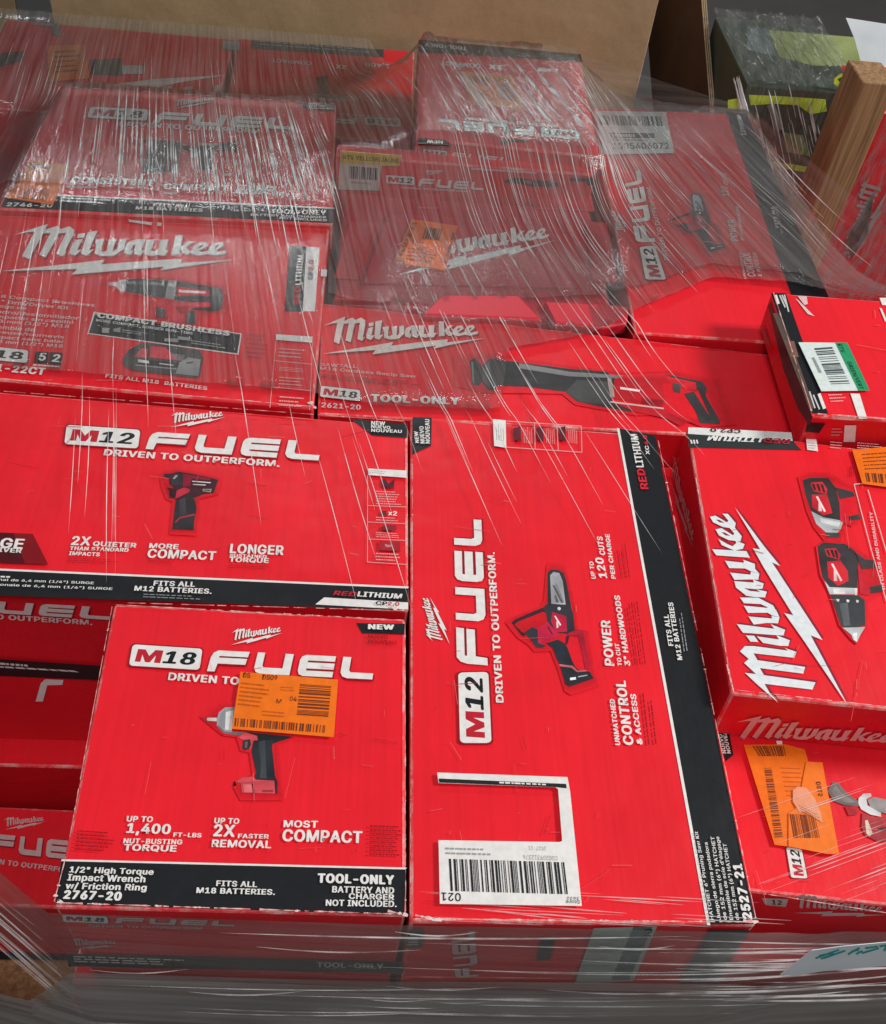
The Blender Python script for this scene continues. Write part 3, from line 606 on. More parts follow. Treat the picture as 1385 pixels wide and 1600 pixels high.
q.polys(z, [([(255, 180), (280, 110), (530, 70), (1070, 175), (1200, 215), (1130, 460), (850, 530), (860, 700), (800, 1080), (400, 1060), (450, 570), (350, 530), (290, 370)], (.60, .012, .022)),
 ([(275, 170), (290, 120), (400, 115), (530, 83), (690, 108), (1060, 188), (1185, 222), (1112, 445), (930, 465), (820, 512), (470, 562), (440, 345), (372, 292), (358, 200)], (.045, .012, .02)), ([(400, 180), (470, 120), (590, 130), (580, 300), (420, 320)], (.03, .03, .033)), ([(430, 200), (480, 140), (520, 150), (460, 210)], (.3, .26, .26)),
 ([(600, 118), (1060, 200), (1060, 230), (740, 200), (730, 330), (600, 330)], (.24, .012, .03)), ([(755, 238), (1062, 262), (1062, 278), (755, 255)], (.7, .62, .62)), ([(765, 290), (985, 302), (970, 318), (765, 306)], (.6, .5, .5)), ([(930, 375), (1080, 375), (1060, 430), (930, 410)], (.3, .28, .2)), ([(950, 385), (1060, 388), (1050, 412), (945, 400)], (.05, .03, .03)),
 ([(500, 402), (620, 350), (722, 382), (700, 432), (470, 542)], (.46, .02, .045)), ([(320, 350), (490, 375), (470, 525), (380, 520), (365, 390)], (.035, .008, .012)),
 ([(480, 572), (720, 460), (800, 560), (832, 700), (790, 900), (780, 1062), (420, 1047), (440, 900)], (.028, .022, .026)), ([(540, 560), (640, 520), (660, 800), (540, 820)], (.05, .042, .048)), ([(470, 922), (540, 842), (800, 790), (800, 812), (552, 872), (482, 942)], (.34, .03, .05))])
q.build('product_picture', C)
fC = front_face(qC); q = Print(fC)
q.fuel([(-72, 935), (176, 949), (174, 968), (-72, 953)], (.72, .6, .6)); q.text('DRIVEN TO OUTPERFORM.', (-95, 961), (145, 976), (0, -8), (.72, .55, .55)); q.poly([(-80, 1024), (165, 1040), (160, 1062), (-80, 1052)], BLACK)
q.greek([(-20, 1032), (60, 1038), (62, 1043), (-20, 1037)], 1, WHITE, 3, .6); q.greek([(-20, 1038), (120, 1046), (140, 1052), (-20, 1042)], 1, WHITE, 6, .5); q.build('side_lettering', C)

# ---- compact drill box
ZD = .010; TD = level(ZD)
qD = [flat(-60, 333, ZD), flat(515, 357, ZD), flat(490, 638, ZD), flat(-110, 583, ZD)]
D = carton('red box at left with large white script wordmark, drill and battery picture', qD, ZD, .17)
bd = Print(TD); z = crop(0, 320, 2.6635)
bd.poly(z([(1205, 170), (1276, 175), (1261, 445), (1185, 445)]), BLACK); bd.poly(z([(1276, 175), (1331, 180), (1311, 445), (1261, 445)]), WHITE); bd.poly([(147, 488), (378, 522), (373, 555), (137, 522)], WHITE); bd.poly([(149, 490), (376, 523), (371, 553), (139, 521)], BLACK); bd.build('black_banner', D)
q = Print(TD, .0009); q.logo((2.7, 424.9), (366.9, 407.6), (74.5, 351.8), WHITE, shadow=DRED); q.text('®', (354, 381), (360, 381), 5, WHITE, 0)
for t, a, b in (('18 Compact Brushless', (-8, 467), (148, 482)), ('2" Drill/Driver Kit', (-8, 475), (107, 486)), ('Juego de', (-16, 482), (41, 487)), ('taladro/destornillador', (-22, 490), (123, 502)), ('compacto sin cepillo', (-22, 498), (115, 509)), ('13 mm (1/2") M18', (-10, 506), (108, 515)), ('Ensemble de', (-26, 514), (54, 520)), ('perceuse/tournevis', (-26, 522), (100, 532)), ('compact sans balai', (-26, 530), (98, 539)), ('13 mm (1/2") M18', (-10, 538), (98, 546))):
    q.text(t, a, b, 6, (.78, .55, .55), .012)
q.badge([(-52, 539), (45, 549), (43, 569), (-54, 560)]); q.text('2801-22CT', (-46, 578), (70, 588), 11, WHITE, .035)
q.poly([(57, 551), (77, 552), (74, 570), (54, 568)], BLACK); q.poly([(79, 552), (99, 553), (96, 572), (76, 570)], BLACK); q.text('5', (60, 565), (71, 566), 12); q.text('2', (81, 567), (93, 568), 12); q.greek([(53, 570), (95, 573), (94, 577), (52, 574)], 1, WHITE, 2, .6)
q.text('COMPACT BRUSHLESS', (152, 498), (359, 527), 8, WHITE, .035); q.text('MORE COMPACT, LONGER RUN-TIME', (150, 505), (302, 526), 5, (.6, .6, .6), .02); q.greek([(192, 516), (232, 522), (231, 528), (191, 522)], 2, GREY, 2, .4); q.greek([(300, 533), (358, 541), (356, 549), (299, 540)], 2, GREY, 3, .4)
[q.poly(crop(160, 425, 6.156)(p_), c_) for p_, c_ in ([([(0, 548), (70, 552), (68, 600), (0, 596)], (.35, .35, .35)), ([(110, 560), (180, 545), (175, 595), (110, 585)], (.3, .3, .3)), ([(600, 650), (730, 655), (735, 690), (600, 680)], (.3, .3, .3)), ([(730, 632), (850, 645), (850, 675), (725, 662)], (.3, .3, .3))])]
q.text('FITS ALL M18  BATTERIES', (165, 592), (324, 612), 6, (.75, .5, .5)); z = crop(0, 320, 2.6635)
q.text('RED', *z([(1246, 420), (1251, 345)]), (-9, 0), (.65, .02, .04)); q.text('LITHIUM', *z([(1252, 340), (1264, 215)]), (-9, 0)); q.text('CP', *z([(1302, 318), (1305, 285)]), (-8, 0), BLACK); q.text('2.0', *z([(1305, 280), (1308, 236)]), (-8, 0), INKRED)
q.poly(z([(1150, 545), (1302, 555), (1300, 580), (1150, 568)]), WHITE)
for a, b in (((1150, 568), (1125, 850)), ((1302, 580), (1290, 860)), ((1140, 655), (1298, 670)), ((1135, 765), (1294, 780))): q.line(*z([a, b]), 1, LW)
for y0, y1 in ((600, 645), (680, 700), (720, 760), (800, 850)): q.greek(z([(1165, y0), (1275, y0+8), (1272, y1+8), (1160, y1)]), 3, LW, y0, .3)
q.poly(z([(535, 68), (635, 80), (633, 92), (540, 78)]), (.7, .55, .55)); q.poly(z([(657, 80), (675, 82), (673, 96), (655, 94)]), (.7, .6, .6)); q.poly(z([(1338, 275), (1362, 277), (1360, 306), (1336, 304)]), WHITE); q.greek(z([(1030, 540), (1120, 550), (1115, 660), (1022, 650)]), 6, DRED, 4, .25)
q.build('printed_lettering', D)
q = Print(TD, .0011)
q.polys(crop(160, 425, 6.156), [([(40, 125), (170, 70), (640, 70), (1150, 150), (1190, 240), (1160, 380), (930, 410), (910, 520), (500, 470), (470, 270), (220, 215)], (.55, .01, .02)),
 ([(55, 120), (75, 105), (152, 108), (152, 152), (75, 136)], (.6, .42, .42)), ([(140, 120), (170, 85), (237, 75), (222, 197), (170, 187), (145, 160)], (.5, .47, .47)),
 ([(235, 73), (470, 73), (645, 85), (612, 265), (450, 242), (222, 197)], (.05, .05, .052)), ([(240, 95), (600, 108), (598, 135), (238, 122)], (.15, .15, .155)), ([(340, 80), (360, 80), (345, 215), (325, 212)], (.1, .1, .1)), ([(470, 80), (490, 80), (475, 245), (452, 242)], (.02, .02, .02)), ([(585, 85), (597, 86), (590, 140), (578, 138)], (.6, .6, .6)),
 ([(640, 83), (722, 97), (690, 275), (600, 258)], (.30, .31, .31)), ([(640, 110), (700, 118), (690, 150), (630, 140)], (.42, .43, .43)),
 ([(720, 93), (1050, 148), (1145, 165), (1168, 230), (1152, 345), (1110, 392), (1040, 388), (880, 372), (690, 288)], (.04, .035, .037)), ([(1060, 160), (1130, 170), (1140, 230), (1060, 230)], (.10, .10, .10)),
 ([(715, 150), (1037, 185), (1032, 242), (900, 232), (730, 238)], (.55, .015, .03)), ([(742, 180), (1000, 197), (990, 216), (752, 206)], (.75, .55, .55)),
 ([(488, 282), (700, 285), (880, 300), (1042, 300), (1042, 347), (880, 352), (800, 402), (790, 508), (640, 472), (620, 382), (500, 322)], (.56, .02, .04)), ([(700, 350), (860, 330), (820, 395), (760, 420)], (.38, .012, .025)), ([(520, 350), (600, 355), (612, 452), (520, 442)], (.09, .07, .07)), ([(820, 390), (892, 380), (902, 508), (850, 512), (800, 502)], (.05, .05, .05)),
 ([(195, 865), (255, 760), (380, 690), (640, 715), (940, 765), (972, 830), (940, 1015), (880, 1025), (300, 955), (215, 912)], (.06, .052, .054)), ([(310, 822), (380, 745), (442, 750), (427, 838)], (.62, .06, .08)), ([(465, 720), (610, 735), (745, 862), (460, 832)], (.60, .045, .065)), ([(640, 790), (800, 810), (780, 870), (740, 862)], (.2, .19, .19)),
 ([(742, 882), (830, 830), (948, 852), (926, 1012), (708, 988)], (.27, .275, .28)), ([(330, 845), (742, 890), (727, 928), (340, 897)], (.015, .012, .013)), ([(345, 850), (452, 866), (452, 892), (345, 878)], (.7, .68, .66)), ([(550, 885), (690, 902), (688, 915), (550, 898)], (.5, .5, .5)), ([(810, 880), (880, 870), (870, 890), (810, 895)], (.1, .1, .1)), ([(320, 900), (720, 940), (716, 950), (320, 912)], (.3, .3, .3))])
q.build('product_picture', D)

# ---- nailer-type box at the back left
ZE = .018; TE = level(ZE)
qE = [flat(95, 135, ZE), flat(526, 163, ZE), flat(520, 351, ZE), flat(-4, 325, ZE)]
E = carton('red box at the upper left under streaky film, dark tool picture and orange sticker corner', qE, ZE, .175)
bd = Print(TE); bd.poly([(12, 303), (523, 327), (520, 349), (2, 324)], BLACK); bd.poly([(14, 301), (523, 325), (523, 327), (12, 303)], WHITE); bd.poly([(464, 160), (524, 164), (522, 175), (480, 171)], BLACK); bd.build('black_band', E)
q = Print(TE, .0009); q.logo((273, 171), (338, 158), (281, 156), WHITE, shadow=DRED); q.badge([(142, 168), (232, 172), (230, 190), (137, 185)]); q.fuel([(248, 176), (462, 187), (459, 204), (240, 194)]); q.text('DRIVEN TO OUTPERFORM', (186, 198), (406, 210), 7)
q.text('CONSISTENT', (111, 287), (240, 292), 10); q.greek([(108, 290), (165, 292), (164, 297), (107, 295)], 1, WHITE, 3, .7); q.text('COMPACT', (255, 297), (357, 300), 9); q.greek([(256, 300), (280, 301), (280, 306), (256, 305)], 1, WHITE, 5, .7); q.text('ZERO', (372, 299), (430, 301), 9); q.text('RAMP-UP', (368, 304), (445, 307), 5)
q.text('2746-20', (10, 324), (82, 326), 6); q.text('FITS ALL', (240, 324), (296, 327), 5); q.text('M18 BATTERIES', (212, 329), (317, 333), 5); q.text('TOOL-ONLY', (423, 335), (510, 338), 7); q.text('BATTERY AND CHARGER', (392, 339), (510, 343), 3.5, WHITE, .02); q.text('NOT INCLUDED', (437, 344), (511, 348), 3.5, WHITE, .02); q.greek([(95, 309), (175, 313), (174, 322), (94, 318)], 2, WHITE, 6, .4)
q.text('NEW', (482, 165), (500, 166), 2.5); q.text('NUEVO', (482, 168), (508, 169), 2.5); q.text('NOUVEAU', (482, 172), (521, 173), 2.5)
q.build('printed_lettering', E)
q = Print(TE, .0011); q.polys(crop(205, 205, 7.914), [([(95, 132), (240, 103), (620, 140), (650, 200), (600, 260), (600, 390), (420, 530), (140, 520), (190, 250), (200, 145)], (.03, .028, .03)), ([(420, 300), (600, 300), (590, 480), (430, 520)], (.18, .02, .03)), ([(640, 180), (830, 200), (1095, 165), (1200, 150), (1310, 108), (1330, 260), (1180, 255), (990, 245), (1000, 485), (850, 490), (830, 265), (640, 250)], (.05, .02, .025)), ([(840, 150), (1090, 165), (1080, 185), (840, 185)], (.55, .4, .4)), ([(850, 240), (980, 240), (980, 480), (860, 480)], (.025, .025, .028)), ([(1140, 530), (1240, 535), (1240, 560), (1140, 560)], (.6, .5, .5))])
q.build('product_picture', E)
z = crop(0, 0, 2.5648); o, q = sticker(TE, z([(120, 652), (285, 668), (215, 830), (25, 800)]), E)
q.bars(z([(80, 765), (205, 768), (195, 815), (70, 805)]), 12, SB, 4); q.greek(z([(120, 660), (240, 675), (230, 690), (110, 680)]), 1, SB, 3, .7); q.bars(z([(45, 700), (95, 705), (60, 790), (30, 780)]), 14, SB, 7, False); q.build('sticker_print', o, M_STICK)

# ---- reciprocating saw box
ZF = -.010; TF = level(ZF)
qF = [flat(503, 473, ZF), (.600, 1.088), (.600, .922), (-.052, .922)]
F = carton('flat red box across the centre with reciprocating saw picture and white wordmark', qF, ZF, .15)
q = Print(TF, .0008); q.logo((504, 554), (758, 530), (539, 496), (.80, .70, .66), shadow=DRED); z = crop(480, 250, 2.885)
q.text('SAWZALL', *z([(60, 933), (225, 942)]), 5, (.75, .45, .45), .012); q.text('M18 Cordless Recip Saw', *z([(58, 952), (490, 990)]), 6, (.75, .5, .5), .012); q.greek(z([(60, 968), (570, 1008), (500, 1035), (60, 990)]), 3, DRED, 3, .3)
q.badge([(502, 604), (563, 611), (563, 628), (500, 621)]); q.text('TOOL-ONLY', (579, 629), (719, 634), 12, WHITE, .035); q.text('2621-20', (502, 638), (564, 642), 8, (.7, .55, .55), .025); q.build('printed_lettering', F)
q = Print(TF, .0010); z = crop(720, 540, 3.298)
q.polys(z, [([(40, 70), (190, 55), (560, 115), (840, 150), (1060, 140), (1260, 185), (1345, 390), (1190, 405), (1040, 345), (880, 350), (600, 300), (540, 250), (180, 245), (50, 215)], (.58, .012, .022)),
 ([(45, 82), (75, 65), (110, 108), (145, 72), (192, 68), (182, 237), (140, 232), (110, 190), (92, 212), (58, 202)], (.045, .045, .045)), ([(55, 90), (64, 88), (70, 198), (62, 200)], (.2, .2, .2)), ([(110, 110), (150, 80), (150, 220), (112, 185)], (.08, .08, .08)),
 ([(190, 75), (300, 90), (560, 122), (750, 138), (795, 170), (778, 297), (862, 312), (882, 345), (700, 314), (600, 292), (540, 242), (330, 215), (180, 212)], (.035, .035, .036)), ([(300, 93), (560, 138), (838, 158), (830, 172), (560, 162), (300, 120)], (.16, .16, .16)), ([(540, 240), (600, 180), (760, 190), (770, 295), (700, 308), (610, 290)], (.055, .055, .055)),
 ([(755, 172), (775, 172), (795, 270), (770, 268)], (.4, .3, .28)), ([(790, 178), (842, 158), (1050, 148), (1135, 178), (1040, 200), (1052, 280), (1040, 325), (930, 302), (792, 278)], (.56, .012, .022)), ([(820, 216), (925, 232), (920, 242), (822, 228)], (.75, .62, .62)), ([(930, 270), (1045, 285), (1040, 322), (930, 302)], (.35, .01, .018)),
 ([(1050, 150), (1240, 188), (1268, 220), (1262, 262), (1335, 392), (1335, 410), (1232, 402), (1208, 340), (1150, 252), (1200, 240), (1286, 375), (1225, 235), (1150, 200)], (.04, .04, .042)), ([(1060, 162), (1210, 195), (1215, 240), (1120, 215), (1060, 190)], (.55, .015, .025)), ([(1090, 195), (1135, 205), (1130, 250), (1095, 240)], (.07, .06, .06)), ([(1155, 255), (1205, 245), (1285, 390), (1235, 400), (1210, 340)], (.045, .045, .047)),
 ([(770, 292), (1040, 328), (1165, 398), (1130, 418), (1060, 380), (900, 345)], (.42, .012, .02)), ([(770, 290), (1045, 325), (1045, 332), (770, 298)], (.5, .4, .38))])
q.build('product_picture', F)

# ---- moulded tool case
ZG = -.012
case = thing('tool_case', 'dark red moulded plastic tool case with raised panel, under film in the centre', 'tool case')
def prism(pts, z1, z0, bev, name, mat, parent):
    t = [level(z1).at(x, y) for x, y in pts]; b = [Vector((p.x, p.y, z0)) for p in t]
    return link(name, hexa(t, b, bev, 3, False), [mat], parent)
qG = [(-.048, 1.440), (.352, 1.440), (.352, 1.140), (-.048, 1.140)]
link('lower_shell', hexa([(x, y, ZG-.045) for x, y in qG], [(x, y, -.16) for x, y in qG], .008, 3, False), [M_CASE], case)
link('lid', hexa([(-.040+0, 1.434, ZG), (.346, 1.434, ZG), (.346, 1.150, ZG), (-.040, 1.150, ZG)], [(-.047, 1.439, ZG-.044), (.351, 1.439, ZG-.044), (.351, 1.141, ZG-.044), (-.047, 1.141, ZG-.044)], .009, 3, False), [M_CASE], case)
TOPS.append((qG, ZG))
prism([(605, 333), (885, 340), (905, 448), (565, 440)], ZG+.006, ZG-.002, .004, 'raised_panel', M_CASE, case)
prism([(690, 459), (812, 460), (850, 500), (655, 493)], ZG+.012, ZG-.01, .005, 'handle', M_CASE, case)
prism([(850, 470), (940, 474), (985, 478), (980, 505), (940, 512), (868, 505)], ZG+.010, ZG-.01, .004, 'latch', M_CASE, case)
prism([(530, 448), (630, 452), (612, 470), (520, 466)], ZG+.006, ZG-.01, .004, 'latch', M_CASE, case)
for pts in ([(655, 300), (690, 301), (688, 325), (652, 324)], [(830, 300), (925, 304), (930, 328), (838, 325)], [(545, 345), (590, 347), (560, 435), (522, 432)], [(915, 345), (950, 347), (968, 440), (925, 440)]):
    prism(pts, ZG+.004, ZG-.002, .003, 'rib', M_CASE, case)
TG = level(ZG+.006); q = Print(TG, .0006); q.logo((621, 430), (870, 376), (652, 366), WHITE); q.build('printed_wordmark', case)
z = crop(600, 335, 4.946); o, q = sticker(TG, z([(215, 50), (570, 105), (475, 450), (155, 400), (150, 385), (85, 365)]), case, c=(.9, .15, .02))
q.bars(z([(320, 115), (460, 130), (430, 220), (295, 205)]), 14, BLACK, 3); q.bars(z([(215, 80), (255, 85), (145, 345), (105, 335)]), 22, SB, 5, False); q.bars(z([(530, 150), (555, 155), (480, 400), (455, 395)]), 20, SB, 8, False); q.greek(z([(190, 270), (430, 300), (400, 410), (170, 380)]), 4, SB, 9, .3); q.build('sticker_print', o, M_STICK)

# ---- narrow box behind the case, its front face showing
qH = [(-.056, 1.482), (.346, 1.482), (.346, 1.447), (-.056, 1.447)]
H = carton('narrow red box behind the moulded case, yellow and white sticker on its front', qH, .040, .20)
fH = front_face(qH); q = Print(fH)
q.badge([(603, 273), (648, 276), (648, 289), (604, 286)], 'M', '12'); q.fuel([(656, 278), (757, 285), (756, 297), (654, 291)]); q.logo((664, 273), (693, 268), (668, 265)); q.text('DRIVEN TO OUTPERFORM', (627, 294), (731, 300), (0, -3)); z = crop(480, 30, 2.885)
q.polys(z, [([(890, 725), (940, 712), (1000, 720), (1130, 735), (1140, 755), (1010, 752), (950, 740), (895, 735)], (.06, .02, .03)), ([(1180, 715), (1290, 715), (1295, 745), (1265, 748), (1255, 730), (1190, 728)], (.04, .02, .03)), ([(980, 725), (1010, 722), (1015, 740), (985, 738)], (.4, .1, .12))])
q.line(*z([(740, 672), (1035, 692)]), 3, (.75, .5, .5)); q.build('side_lettering', H)
o, q = sticker(fH, z([(152, 590), (428, 611), (415, 660), (335, 658), (325, 770), (140, 765)]), H, 'price_sticker', (.62, .60, .55), .002)
q.poly(z([(158, 592), (428, 611), (416, 658), (150, 643)]), (.70, .50, .05)); q.bars(z([(190, 658), (322, 668), (320, 722), (188, 714)]), 18, BLACK, 6); q.text('RTV YELLOW/JAUNE', *z([(164, 630), (416, 648)]), (0, -8), (.05, .05, .02), .012); q.greek(z([(200, 725), (310, 733), (310, 745), (200, 738)]), 1, GREY, 3, .6); q.build('sticker_print', o, M_STICK)

# ---- upside-down impact wrench box at the back centre
ZI = .062; TI = level(ZI)
qI = [flat(654, 60, ZI), flat(906, 85, ZI), flat(938, 245, ZI), flat(650, 216, ZI)]
I = carton('tall standing red box at back centre with upside-down lettering and an orange sticker', qI, ZI, .22)
z = crop(480, 30, 2.885)
bd = Print(TI); bd.poly(z([(507, 92), (1232, 160), (1243, 195), (505, 150)]), BLACK); bd.poly(z([(500, 535), (622, 545), (655, 570), (498, 562)]), BLACK); bd.build('black_band', I)
q = Print(TI, .0009); q.badge(z([(1226, 543), (1055, 529), (1051, 491), (1222, 505)])); q.fuel(z([(1028, 528), (612, 498), (596, 452), (1016, 487)])); q.text('DRIVEN TO OUTPERFORM', *z([(1120, 478), (712, 444)]), (0, 4)); q.text('NEW', *z([(612, 550), (540, 545)]), (0, 5)); q.text('COMPACT', *z([(782, 205), (602, 190)]), (0, 7)); q.text('2X', *z([(880, 212), (820, 206)]), (0, 7)); q.text('1,400', *z([(1130, 225), (1040, 218)]), (0, 7)); q.text('TOOL-ONLY', *z([(720, 128), (530, 108)]), (0, 6))
for a, b in (((880, 470), (960, 455)), ((890, 500), (985, 480)), ((925, 425), (935, 520)), ((900, 545), (975, 555)), ((870, 560), (1000, 548)), ((905, 450), (890, 570))): q.line(*z([a, b]), 2, (.05, .03, .04))
q.build('printed_lettering', I)
o, q = sticker(TI, z([(695, 245), (925, 262), (990, 395), (945, 420), (815, 398), (735, 385)]), I); q.bars(z([(725, 260), (815, 268), (820, 310), (735, 305)]), 12, SB, 2); q.bars(z([(840, 272), (905, 280), (950, 385), (880, 375)]), 14, SB, 3, False); q.greek(z([(740, 320), (830, 330), (850, 385), (760, 375)]), 3, SB, 4, .3); q.build('sticker_print', o, M_STICK)
fI = front_face(qI); q = Print(fI); q.badge(z([(525, 583), (632, 594), (630, 624), (520, 613)])); q.fuel(z([(654, 598), (925, 625), (918, 650), (648, 628)])); q.text('DRIVEN TO OUTPERFORM', *z([(580, 640), (850, 664)]), (0, -3)); q.build('side_lettering', I)

# ---- upside-down box at back left of centre and drill box in the far corner
ZJ = -.06; TJ = level(ZJ)
qJ = [flat(372, 60, ZJ), flat(648, 80, ZJ), (.066, 1.690), (-.262, 1.690)]
J = carton('red box under cloudy film at the back, its upside-down lettering half hidden', qJ, ZJ, .135)
bd = Print(TJ); bd.poly([(394, 63), (600, 78), (600, 90), (392, 76)], (.05, .06, .06)); bd.build('black_band', J)
q = Print(TJ, .0009); q.badge(z([(425, 487), (262, 478), (258, 442), (420, 450)])); q.fuel(z([(226, 478), (-180, 440), (-180, 405), (222, 444)]), letters='FU'); q.text('1,400', *z([(372, 202), (262, 192)]), (0, 8)); q.text('2X', *z([(178, 212), (128, 206)]), (0, 6)); q.text('COMPACT', (487, 97), (424, 92), (0, 6), (.7, .5, .5)); q.text('DRIVEN TO', *z([(325, 440), (150, 425)]), (0, 3))
q.poly(z([(40, 265), (90, 255), (100, 340), (50, 340)]), (.05, .03, .03)); q.poly(z([(20, 335), (180, 350), (170, 375), (10, 365)]), (.4, .35, .33)); q.greek([(405, 64), (590, 78), (590, 86), (404, 72)], 2, GREY, 3, .4); q.build('printed_lettering', J)
qK = [(-.715, 2.046), (-.280, 2.042), (-.280, 1.70), (-.700, 1.70)]
K = carton('red drill box in the far left corner under film, upside-down drill picture, orange sticker', qK, ZJ, .135)
q = Print(TJ, .0009); z = crop(0, 0, 2.5648)
q.polys(z, [([(400, 347), (620, 318), (905, 303), (720, 332), (640, 352)], (.72, .6, .58)), ([(650, 350), (690, 345), (680, 372), (655, 372)], (.65, .5, .5)), ([(735, 352), (775, 347), (765, 375), (735, 375)], (.65, .5, .5)), ([(860, 345), (885, 342), (878, 380), (855, 380)], (.65, .5, .5)),
 ([(362, 240), (490, 235), (492, 305), (365, 300)], (.05, .05, .05)), ([(490, 262), (575, 265), (572, 298), (492, 298)], (.5, .45, .45)), ([(895, 165), (960, 170), (965, 205), (890, 200)], (.3, .32, .3)), ([(0, 215), (100, 205), (90, 245), (0, 270)], (.07, .05, .05)), ([(120, 100), (240, 95), (250, 150), (215, 140), (210, 110)], (.22, .2, .19))])
q.build('product_picture', K)
o, q = sticker(TJ, z([(190, 190), (345, 185), (360, 320), (200, 335)]), K); q.greek(z([(220, 210), (330, 205), (335, 300), (225, 310)]), 5, SB, 3, .3); q.build('sticker_print', o, M_STICK)
qK2 = [(-.73, 1.68), (-.535, 1.68), (-.535, 1.30), (-.73, 1.30)]
carton('plain red box at the left edge beside the upper left box, low under film', qK2, -.10, .20)

# ---- second pruning saw box, back right
qL = [flat(925, 168, 0), flat(1170, 178, 0), (.668, 1.104), (.366, 1.108)]
L = carton('long red box at the back right with small chainsaw picture and white address label', qL, 0, .165)
z = crop(900, 0, 2.856)
bd = Print(T0); bd.poly([(1134, 175), (1168, 179), (1299, 474), (1240, 470)], BLACK); bd.build('black_band', L)
q = Print(T0, .0008); q.logo((983, 362), (961, 329), (962, 358), WHITE, shadow=DRED); q.badge([(1009, 438), (999, 387), (1023, 385), (1041, 438)], 'M', '12'); q.fuel([(994, 381), (974, 274), (1000, 266), (1024, 378)]); q.text('DRIVEN TO OUTPERFORM.', (1045, 408), (1016, 292), (-7, 0), (.75, .6, .6), .015)
for t, a, b, u in (('120', (1140, 308), (1136, 293), 11), ('CUTS', (1138, 290), (1134, 272), 7), ('POWER', (1153, 378), (1147, 345), 11), ('3" HARDWOODS', (1163, 378), (1154, 324), 5), ('UNMATCHED', (1166, 437), (1158, 396), 4), ('CONTROL', (1181, 434), (1171, 396), 13), ('& ACCESS', (1190, 434), (1181, 396), 6)):
    q.text(t, a, b, (-u, -u*.06), (.75, .6, .6), .015)
q.text('LITHIUM', *z([(760, 605), (735, 520)]), (-7, 0)); q.text('FITS ALL', *z([(905, 1020), (880, 925)]), (-5, 0)); q.text('M12 BATTERIES', *z([(925, 1045), (895, 925)]), (-4, 0), GREY); q.line(*z([(995, 1205), (1015, 1240)]), 2, GREY); q.build('printed_lettering', L)
def aff(src, dst):
    S = np.array([[*p, 1] for p in src]); X = np.linalg.solve(S, np.array(dst)); return lambda pts: [tuple(np.array([*p, 1])@X) for p in pts]
q = Print(T0, .0010); saw_picture(q, aff([(540, 85), (1045, 1380), (75, 715)], [(1082, 303), (1134, 388), (1047, 346)])); q.build('product_picture', L)
o, q = sticker(T0, [(928, 176), (1040, 178), (1053, 242), (944, 244)], L, 'address_label', (.70, .72, .70)); z2 = crop(920, 170, 9.893)
q.bars(z2([(140, 130), (1130, 150), (1160, 300), (180, 280)]), 24, (.08, .09, .09), 12); q.poly(z2([(310, 400), (1005, 410), (1015, 485), (330, 480)]), (.10, .11, .11)); q.greek(z2([(350, 410), (800, 415), (810, 475), (360, 470)]), 1, WHITE, 3, .7); q.greek(z2([(350, 490), (1070, 500), (1080, 540), (360, 530)]), 1, GREY, 4, .6); q.text('1005406072', *z2([(370, 655), (1245, 655)]), (-1.5, -10), (.05, .09, .11), .012); q.build('label_print', o, M_STICK)

# ---- box with the green tag, right
ZM = .060; TM = level(ZM)
qM = [flat(1205, 457, ZM), (.838, 1.132), (.815, .888), flat(1267, 650, ZM)]
Mx = carton('red box at the right edge with white and green tag, standing above its neighbours', qM, ZM, .058)
z = crop(1150, 420, 5.715)
bd = Print(TM); bd.poly(z([(312, 218), (445, 220), (825, 1300), (680, 1290)]), BLACK); bd.poly(z([(330, 400), (400, 400), (700, 1240), (660, 1280), (560, 1000)]), (.10, .075, .06)); bd.poly(z([(440, 640), (520, 650), (560, 790), (500, 800)]), (.20, .10, .08)); bd.build('black_band', Mx)
q = Print(TM, .0009)
for i, (a, b) in enumerate((((390, 240), (440, 350)), ((410, 238), (462, 350)), ((432, 236), (470, 390)), ((690, 1130), (745, 1260)), ((655, 1100), (705, 1250)))): q.line(*z([a, b]), 2.2, (.6, .6, .58))
q.text('TOOL', *z([(355, 315), (345, 240)]), (-5, 0)) if 0 else q.line(*z([(350, 240), (378, 320)]), 5, WHITE); q.line(*z([(740, 1120), (790, 1255)]), 5, WHITE)
[q.poly(z(p_), c_) for p_, c_ in ([([(530, 270), (560, 290), (640, 370), (700, 430), (640, 410), (600, 360)], (.75, .55, .55)), ([(550, 250), (630, 250), (640, 320), (610, 330)], (.75, .5, .5)), ([(1280, 265), (1343, 265), (1343, 330), (1305, 330)], WHITE), ([(1280, 355), (1300, 360), (1343, 460), (1330, 480)], WHITE), ([(1020, 1120), (1102, 1122), (1170, 1345), (1095, 1345)], WHITE)])]
q.greek(z([(820, 1125), (970, 1120), (1000, 1200), (850, 1210)]), 3, (.7, .5, .5), 3, .3); q.build('printed_lettering', Mx)
o, q = sticker(TM, z([(550, 675), (985, 680), (1185, 1105), (755, 1112)]), Mx, 'green_tag', (.66, .74, .72))
q.poly(z([(875, 676), (985, 680), (1185, 1105), (1085, 1110)]), (.02, .30, .13)); q.bars(z([(690, 730), (850, 718), (1012, 1050), (842, 1057)]), 18, (.06, .08, .09), 9, False); q.text('RTV', *z([(893, 692), (930, 768)]), (7, 0), BLACK, .015); q.text('GREEN/VERT', *z([(975, 850), (1092, 1095)]), (7.5, 0), BLACK, .015); q.greek(z([(640, 760), (670, 755), (810, 1030), (775, 1035)]), 1, GREY, 4, .5); q.build('tag_print', o, M_STICK)
